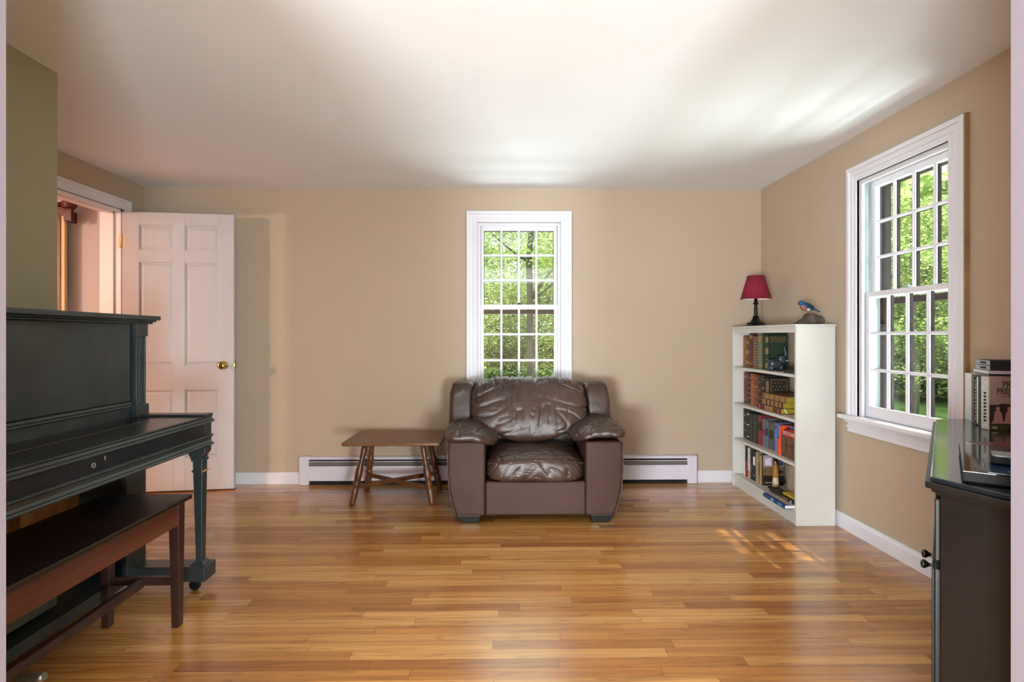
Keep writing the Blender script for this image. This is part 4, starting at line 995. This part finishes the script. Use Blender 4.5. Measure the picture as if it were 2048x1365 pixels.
# things on the cabinet -------------------------------------------------
def case(name, label, x0, y0, th, w, h, spine, front=None, group='disc cases standing on the corner cabinet', z=.8003):
    r = thing(name, (x0+w/2, y0, z), label, 'disc case', group)
    MB().box(x0, x0+w, y0, y0+th, z, z+h).build('shell', spine, r, bevel=.0008)
    B(x0-.0005, x0, y0+th*.18, y0+th*.82, z+.006, z+h-.006).build('spine_insert', front or spine, r)
    return r
wht = basic('case_white', (214, 224, 224), .3, var=.06, scale=60); brn = basic('case_brown', (112, 96, 94), .35, var=.25, scale=90)
blk = basic('case_black', (28, 28, 30), .3); grn = basic('case_dark_green', (56, 66, 52), .35, var=.3, scale=60); lav = basic('case_lavender', (186, 166, 180), .4)
def sx(y): return 1.766+(y-1.989)*(.130/.234)
rowc = [('leftmost white disc case on the cabinet, farthest from the camera', .028, wht, wht), ('second white disc case in the row on the cabinet', .028, wht, wht), ('third white disc case, touching the brown one on the cabinet', .028, wht, wht),
        ('plain brown disc case between white and lettered cases on the cabinet', .022, brn, brn), ('brown disc case with pale lettering down its spine on the cabinet', .030, brn, blk),
        ('white-spined disc case left of the dark green one on the cabinet', .027, blk, wht), ('dark green disc case between two white-spined cases on the cabinet', .030, grn, grn), ('white-spined disc case nearest the boxed set on the cabinet', .027, blk, wht)]
y = 2.222
for k, (lb, th, a, b) in enumerate(rowc):
    y -= th+.0012; c = case('disc_case', lb, sx(y+th), y, th, min(.135, 2.02-sx(y+th)-.004), .190, a, b)
    if 'lettering' in lb:
        for q in range(12): B(sx(y+th)-.0012, sx(y+th)-.0005, y+th*.35, y+th*.65, .815+q*.0135, .815+q*.0135+.007+.003*(q % 3 == 0)).build('spine_lettering', 'paper', c)
yb_ = y-.0015-.036; bx0 = 1.758
bs = thing('boxed_set', (bx0+.10, yb_, .80), 'pink boxed set with large black title and two seated women on its front', 'boxed set')
MB().box(bx0, bx0+.19, yb_, yb_+.036, .8003, .995).build('box', basic('box_rose', (176, 146, 142), .4, var=.06, scale=20), bs, bevel=.001)
B(bx0-.0008, bx0, yb_+.003, yb_+.033, .803, .992).build('spine', basic('box_spine', (206, 210, 204), .4, var=.15, scale=90), bs)
for q in range(9): B(bx0-.0013, bx0-.0008, yb_+.013, yb_+.023, .83+q*.0125, .83+q*.0125+.007).build('spine_lettering', 'black_hole', bs)
fm = lambda x, z: xfc(x, yb_-.0003, z)
ink = basic('ink_black', (26, 22, 26), .5)
text_mb('PRIDE', .031, fm(bx0+.087, .9555)).build('title', ink, bs)
text_mb('PREJUDICE', .031, fm(bx0+.090, .9315), squeeze=.86).build('title', ink, bs)
MB().tube([(bx0+.045+.05*t, yb_-.0004, .926-.004*math.sin(PI*t)) for t in [k/10 for k in range(11)]], .0008, 5).build('title_flourish', ink, bs)
F0 = yb_
B(bx0, bx0+.19, F0-.0004, F0, .826, .892).build('cover_picture', basic('pic_dark', (62, 44, 44), .4, var=.4, scale=40), bs)
MB().prism([(bx0+.02, .890), (bx0+.05, .896), (bx0+.08, .893), (bx0+.10, .915), (bx0+.19, .925), (bx0+.19, .890)], 1, F0-.0004, F0).build('cover_picture', ink, bs)
B(bx0, bx0+.19, F0-.0006, F0, .8005, .829).build('cover_picture', basic('pic_grass', (70, 70, 36), .5, var=.4, scale=60), bs)
skinp = basic('pic_skin', (206, 140, 112), .5); dress = basic('pic_dress', (190, 138, 134), .5, var=.15, scale=90)
for cx_, s_ in ((bx0+.030, 1), (bx0+.072, -1)):
    MB().prism([(cx_-.024, .824), (cx_+.022, .824), (cx_+.018, .838), (cx_+.013, .862), (cx_+.006, .872), (cx_-.006, .872), (cx_-.012, .862), (cx_-.015, .84)], 1, F0-.0011, F0-.0006).build('cover_figure', dress, bs)
    MB().lathe([(.0075, 0), (.0075, .0005)], (cx_, F0-.0006, .8795), 16, (0, -1, 0)).build('cover_figure', skinp, bs)
    MB().prism([(cx_-.008, .880), (cx_-.007, .888), (cx_, .8905), (cx_+.007, .888), (cx_+.008, .880), (cx_+.004, .885), (cx_-.004, .885)], 1, F0-.0014, F0-.0011).build('cover_figure', basic('pic_hair', (88, 52, 34), .5), bs)
MB().prism([(bx0+.06, .8005), (bx0+.076, .81), (bx0+.09, .826), (bx0+.11, .822), (bx0+.19, .84), (bx0+.19, .8005)], 1, F0-.0010, F0-.0006).build('cover_picture', ink, bs)
text_mb('A&E', .013, xfc(bx0+.018, F0-.0008, .806)).build('publisher_mark', 'paper', bs)
text_mb('VOLUME ONE', .006, fm(bx0+.035, .912)).build('subtitle', ink, bs)
bpy.data.objects.remove([o for o in bpy.data.objects if o.name.startswith('subtitle')][0])
# flat stack on the cases
sxf = Matrix.Translation((1.776, 1.972, 0)) @ Matrix.Rotation(-math.radians(25), 4, 'Z') @ Matrix.Translation((-1.776, -1.999, 0))
c1 = thing('disc_case', (1.87, 2.08, 1.0), 'black disc case lying flat directly on the standing cases', 'disc case', 'disc cases lying on the row')
MB(sxf).box(1.772, 1.94, 1.999, 2.13, .9955, 1.003).build('shell', blk, c1, bevel=.001)
c2 = thing('disc_case', (1.87, 2.08, 1.01), 'white and lavender case lying flat under the silver boxes', 'disc case', 'disc cases lying on the row')
MB(sxf).box(1.768, 1.945, 1.99, 2.14, 1.0033, 1.0145).build('shell', lav, c2, bevel=.001); MB(sxf).box(1.767, 1.768, 1.992, 2.138, 1.0045, 1.0135).build('spine_insert', wht, c2)
for k, z in enumerate((1.0148, 1.0335)):
    r = thing('set_top_box', (1.9, 2.08, z), ('lower' if k == 0 else 'upper')+' of two slim silver-sided black boxes stacked on the cases', 'electronics box', 'slim boxes on the disc cases')
    MB(sxf).box(1.776, 1.945, 1.999, 2.135, z, z+.0182).build('shell', 'black_hole', r, bevel=.0015)
    MB(sxf).box(1.7745, 1.776, 2.000, 2.134, z+.001, z+.0172).build('side_plate', 'silver', r); MB(sxf).box(1.7738, 1.7745, 2.035, 2.09, z+.005, z+.012).build('slot', 'black_hole', r)
# glossy player with things on it, turned with the cabinet
gx = Matrix.Translation((1.068, 1.258, .8003)) @ Matrix.Rotation(math.atan2(A.y-Bp.y, A.x-Bp.x), 4, 'Z')
gp = thing('disc_player', (1.2, 1.4, .80), 'glossy black disc player on the front corner of the black cabinet', 'disc player')
MB(gx).box(0, .43, -.20, 0, .003, .026).build('body', 'black_hole', gp, bevel=.004, seg=3)
MB(gx).box(.001, .429, -.199, -.001, .026, .0272).build('top_plate', 'gloss_black', gp)
MB(gx).box(.02, .41, -.19, -.01, 0, .003).build('feet', 'black_hole', gp)
mg = thing('magazine', (1.2, 1.4, .828), 'glossy blue and beige booklet lying on the black disc player', 'magazine')
MB(gx).box(.015, .20, -.195, -.045, .0272, .0284).build('pages', 'alum', mg)
MB(gx).box(.013, .202, -.197, -.043, .0284, .0290).build('cover', basic('glossy_blue', (30, 58, 96), .12, var=.6, scale=26, stretch=(1, 3, 1)), mg)
MB(gx).prism([(.02, -.10), (.06, -.19), (.12, -.19), (.045, -.08)], 2, .0290, .0292).build('cover_picture', basic('glossy_beige', (186, 164, 124), .15), mg)
rc = thing('remote_control', (1.25, 1.4, .83), 'thick black remote with a pale blue top edge lying across the booklet', 'remote control')
MB(gx).prism(rrect(.110, .185, -.19, -.055, .012), 2, .0322, .050).build('body', 'black_hole', rc, bevel=.004, seg=3)
MB(gx).prism(rrect(.113, .182, -.187, -.058, .010), 2, .050, .0525).build('face', 'silver', rc)
cd = thing('booklet', (1.52, 1.55, .80), 'small dark red booklet with white edge at the right end of the cabinet', 'booklet')
MB().box(1.47, 1.60, 1.60, 1.72, .8003, .804).build('pages', 'paper', cd); MB().box(1.473, 1.60, 1.60, 1.717, .804, .8048).build('cover', bmat((96, 36, 44), .3), cd)

# ------------------------------------------------------------------ outdoors
S(MB().box(2.30, 40, -25, 45, -.75, -.55).box(-25, 2.30, 4.75, 45, -.75, -.55).build('ground', 'ground'))
def leaf_mesh(name, n, sx_, sy_, sz_, size, mat, clumps=40, seed=1, hollow=.35):
    r = np.random.RandomState(seed)
    cc = r.normal(size=(clumps, 3)); cc /= np.linalg.norm(cc, axis=1)[:, None]; cc *= (hollow+(1-hollow)*r.rand(clumps, 1)**.6)
    k = r.randint(0, clumps, n); p = cc[k]+r.normal(size=(n, 3))*np.array([.15, .15, .045]); p *= np.array([sx_, sy_, sz_])
    a = r.rand(n)*2*PI; t = r.normal(size=n)*.45; s = size*(.6+.8*r.rand(n))
    d = np.stack([np.cos(a), np.sin(a), t*.8-.2], 1); d /= np.linalg.norm(d, axis=1)[:, None]
    u = r.normal(size=(n, 3)); w = np.cross(d, u); w /= np.linalg.norm(w, axis=1)[:, None]; w[:, 2] *= .5
    s = s[:, None]; v = np.stack([p-d*s*.5, p-d*s*.05+w*s*.36, p+d*s*.5, p-d*s*.05-w*s*.36], 1).reshape(-1, 3)
    me = bpy.data.meshes.new(name); me.vertices.add(4*n); me.vertices.foreach_set('co', v.ravel())
    me.loops.add(4*n); me.loops.foreach_set('vertex_index', np.arange(4*n)); me.polygons.add(n)
    me.polygons.foreach_set('loop_start', np.arange(0, 4*n, 4)); me.polygons.foreach_set('loop_total', np.full(n, 4))
    me.update(); me.validate(); me.materials.append(M[mat]); return me
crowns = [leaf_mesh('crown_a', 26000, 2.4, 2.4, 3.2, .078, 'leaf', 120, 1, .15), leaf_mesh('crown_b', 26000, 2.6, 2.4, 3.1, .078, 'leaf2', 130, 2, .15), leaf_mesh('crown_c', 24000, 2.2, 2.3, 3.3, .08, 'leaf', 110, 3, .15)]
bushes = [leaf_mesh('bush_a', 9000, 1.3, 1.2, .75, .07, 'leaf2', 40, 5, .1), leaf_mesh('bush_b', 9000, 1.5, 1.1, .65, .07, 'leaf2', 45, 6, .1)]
def trunk_mesh(seed, r0, mat):
    rr = random.Random(seed); m_ = MB(); pts = [(0, 0, 0)]; x = y = 0
    for k in range(1, 11): x += rr.uniform(-.07, .07); y += rr.uniform(-.07, .07); pts.append((x, y, k*.85))
    m_.tube(pts, [r0*(1.25 if k == 0 else 1-.06*k) for k in range(11)], 12)
    for b in range(9):
        k = rr.randint(3, 9); p = Vector(pts[k]); a = rr.uniform(0, 2*PI); q = [p]
        L = rr.uniform(.5, .9)
        for j in range(4): q.append(q[-1]+Vector((math.cos(a+rr.uniform(-.3, .3))*.42*L, math.sin(a+rr.uniform(-.3, .3))*.42*L, rr.uniform(.12, .35)*L)))
        m_.tube(q, [r0*.35, r0*.28, r0*.2, r0*.13, r0*.06], 7)
    me = bpy.data.meshes.new('trunk'); me.from_pydata(m_.v, [], m_.f); me.polygons.foreach_set('use_smooth', m_.sm); me.update(); me.materials.append(M[mat]); return me
trunks = [trunk_mesh(1, .12, 'bark_d'), trunk_mesh(2, .10, 'bark'), trunk_mesh(3, .15, 'bark')]
def tree(x, y, ci, ti, cz, s, label, group, rot):
    r = thing('tree', (x, y, -.56), label, 'tree', group)
    t = bpy.data.objects.new('trunk', trunks[ti]); col.objects.link(t); t.parent = r; t.scale = (s, s, 1.0); t.rotation_euler = (0, 0, rot)
    c = bpy.data.objects.new('crown', crowns[ci]); col.objects.link(c); c.parent = r; c.location = (0, 0, cz); c.scale = (s, s, s); c.rotation_euler = (0, 0, rot*1.7)
    return r
gB, gR = 'trees beyond the back window', 'trees beyond the right window'
tB, tR = 'green forest tree standing outside beyond the back window', 'green forest tree standing outside beyond the right window'
back_trees = [(.62, 12.5, 0, 0, 5.2, .75), (-1.4, 14.5, 2, 1, 3.4, .9), (2.0, 15.5, 0, 2, 3.4, .9), (1.2, 19.5, 1, 1, 3.0, 1.2), (-2.2, 20, 0, 0, 3.4, 1.3), (4.0, 21, 1, 1, 3.6, 1.3),
              (-4.6, 14, 0, 2, 4.0, 1.2), (5.2, 14.5, 2, 2, 4.2, 1.1), (.0, 27, 1, 0, 3.6, 1.8), (-5.4, 28, 0, 1, 4, 1.9), (6.0, 29, 1, 1, 4, 2.0), (-7.5, 20, 1, 1, 5, 1.5), (9.5, 21, 0, 1, 5, 1.6)]
rr = random.Random(9)
for k, (x, y, ci, ti, cz, s) in enumerate(back_trees):
    tree(x, y, ci, ti, cz, s, 'slender dark-trunked tree crossing the upper panes of the back window' if k == 0 else tB, None if k == 0 else gB, rr.uniform(0, 6))
right_trees = [(7.6, 7.4, 0, 1, 4.4, .7), (8.6, 11.4, 2, 1, 3.6, .9), (11.4, 12.2, 1, 0, 3.6, 1.0), (14.4, 16.0, 0, 2, 3.6, 1.3), (11.6, 17.0, 1, 1, 3.6, 1.3), (16.5, 21.4, 2, 1, 4, 1.7), (20, 19.0, 1, 0, 4, 1.7),
               (24, 25.2, 0, 0, 4.4, 2.2), (18.5, 28.5, 1, 1, 4.4, 2.2), (15.0, 9.4, 2, 1, 4.0, 1.3), (5.7, .75, 1, 1, 8.6, .85), (15, 3.0, 0, 1, 5.2, 1.6), (11.5, -0.5, 2, 1, 5.2, 1.5)]  # the high-crowned tree is added, out of view, to break up the sun
for k, (x, y, ci, ti, cz, s) in enumerate(right_trees):
    tree(x, y, ci, ti, cz, s, tR, gR, rr.uniform(0, 6))
sB = 'leafy green undergrowth bush outside beyond the back window'; sR = 'leafy green undergrowth bush outside beyond the right window'
def shrub(x, y, bi, s, lb, g, z=.35):
    o = bpy.data.objects.new('shrub', bushes[bi]); col.objects.link(o); o.location = (x, y, -.56+z*s); o.scale = (s, s, s); o.rotation_euler = (0, 0, rr.uniform(0, 6)); tag(o, lb, 'shrub', g)
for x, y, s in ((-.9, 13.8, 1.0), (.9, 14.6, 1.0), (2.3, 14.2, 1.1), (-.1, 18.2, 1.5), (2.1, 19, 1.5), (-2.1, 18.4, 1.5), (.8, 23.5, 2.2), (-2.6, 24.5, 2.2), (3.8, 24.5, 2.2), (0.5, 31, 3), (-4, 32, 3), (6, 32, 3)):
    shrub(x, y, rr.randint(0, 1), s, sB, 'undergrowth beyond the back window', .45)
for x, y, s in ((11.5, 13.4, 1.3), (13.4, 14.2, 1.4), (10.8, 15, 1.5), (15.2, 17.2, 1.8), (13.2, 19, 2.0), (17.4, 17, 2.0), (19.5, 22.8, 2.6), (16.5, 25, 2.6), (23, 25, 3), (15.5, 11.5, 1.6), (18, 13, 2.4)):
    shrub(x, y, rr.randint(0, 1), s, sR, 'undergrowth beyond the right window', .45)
# leafy bough close to the right window
bo_ = thing('leafy_bough', (3.6, 4.6, 2.4), 'bough with large bright green leaves hanging close outside the right window', 'branch')
MB().tube([(3.0, 3.2, 2.9), (3.2, 3.7, 2.62), (3.5, 4.2, 2.48), (3.95, 4.7, 2.40)], [.010, .008, .006, .003], 6).build('branch', 'bark', bo_)
bl = leaf_mesh('bough_leaves', 110, .50, .45, .20, .17, 'leaf', 12, 12, .2)
o = bpy.data.objects.new('leaves', bl); col.objects.link(o); o.parent = bo_; o.location = (-.08, -.30, -.04)
for nm in [m for m in bpy.data.meshes if m.users == 0]: bpy.data.meshes.remove(nm)
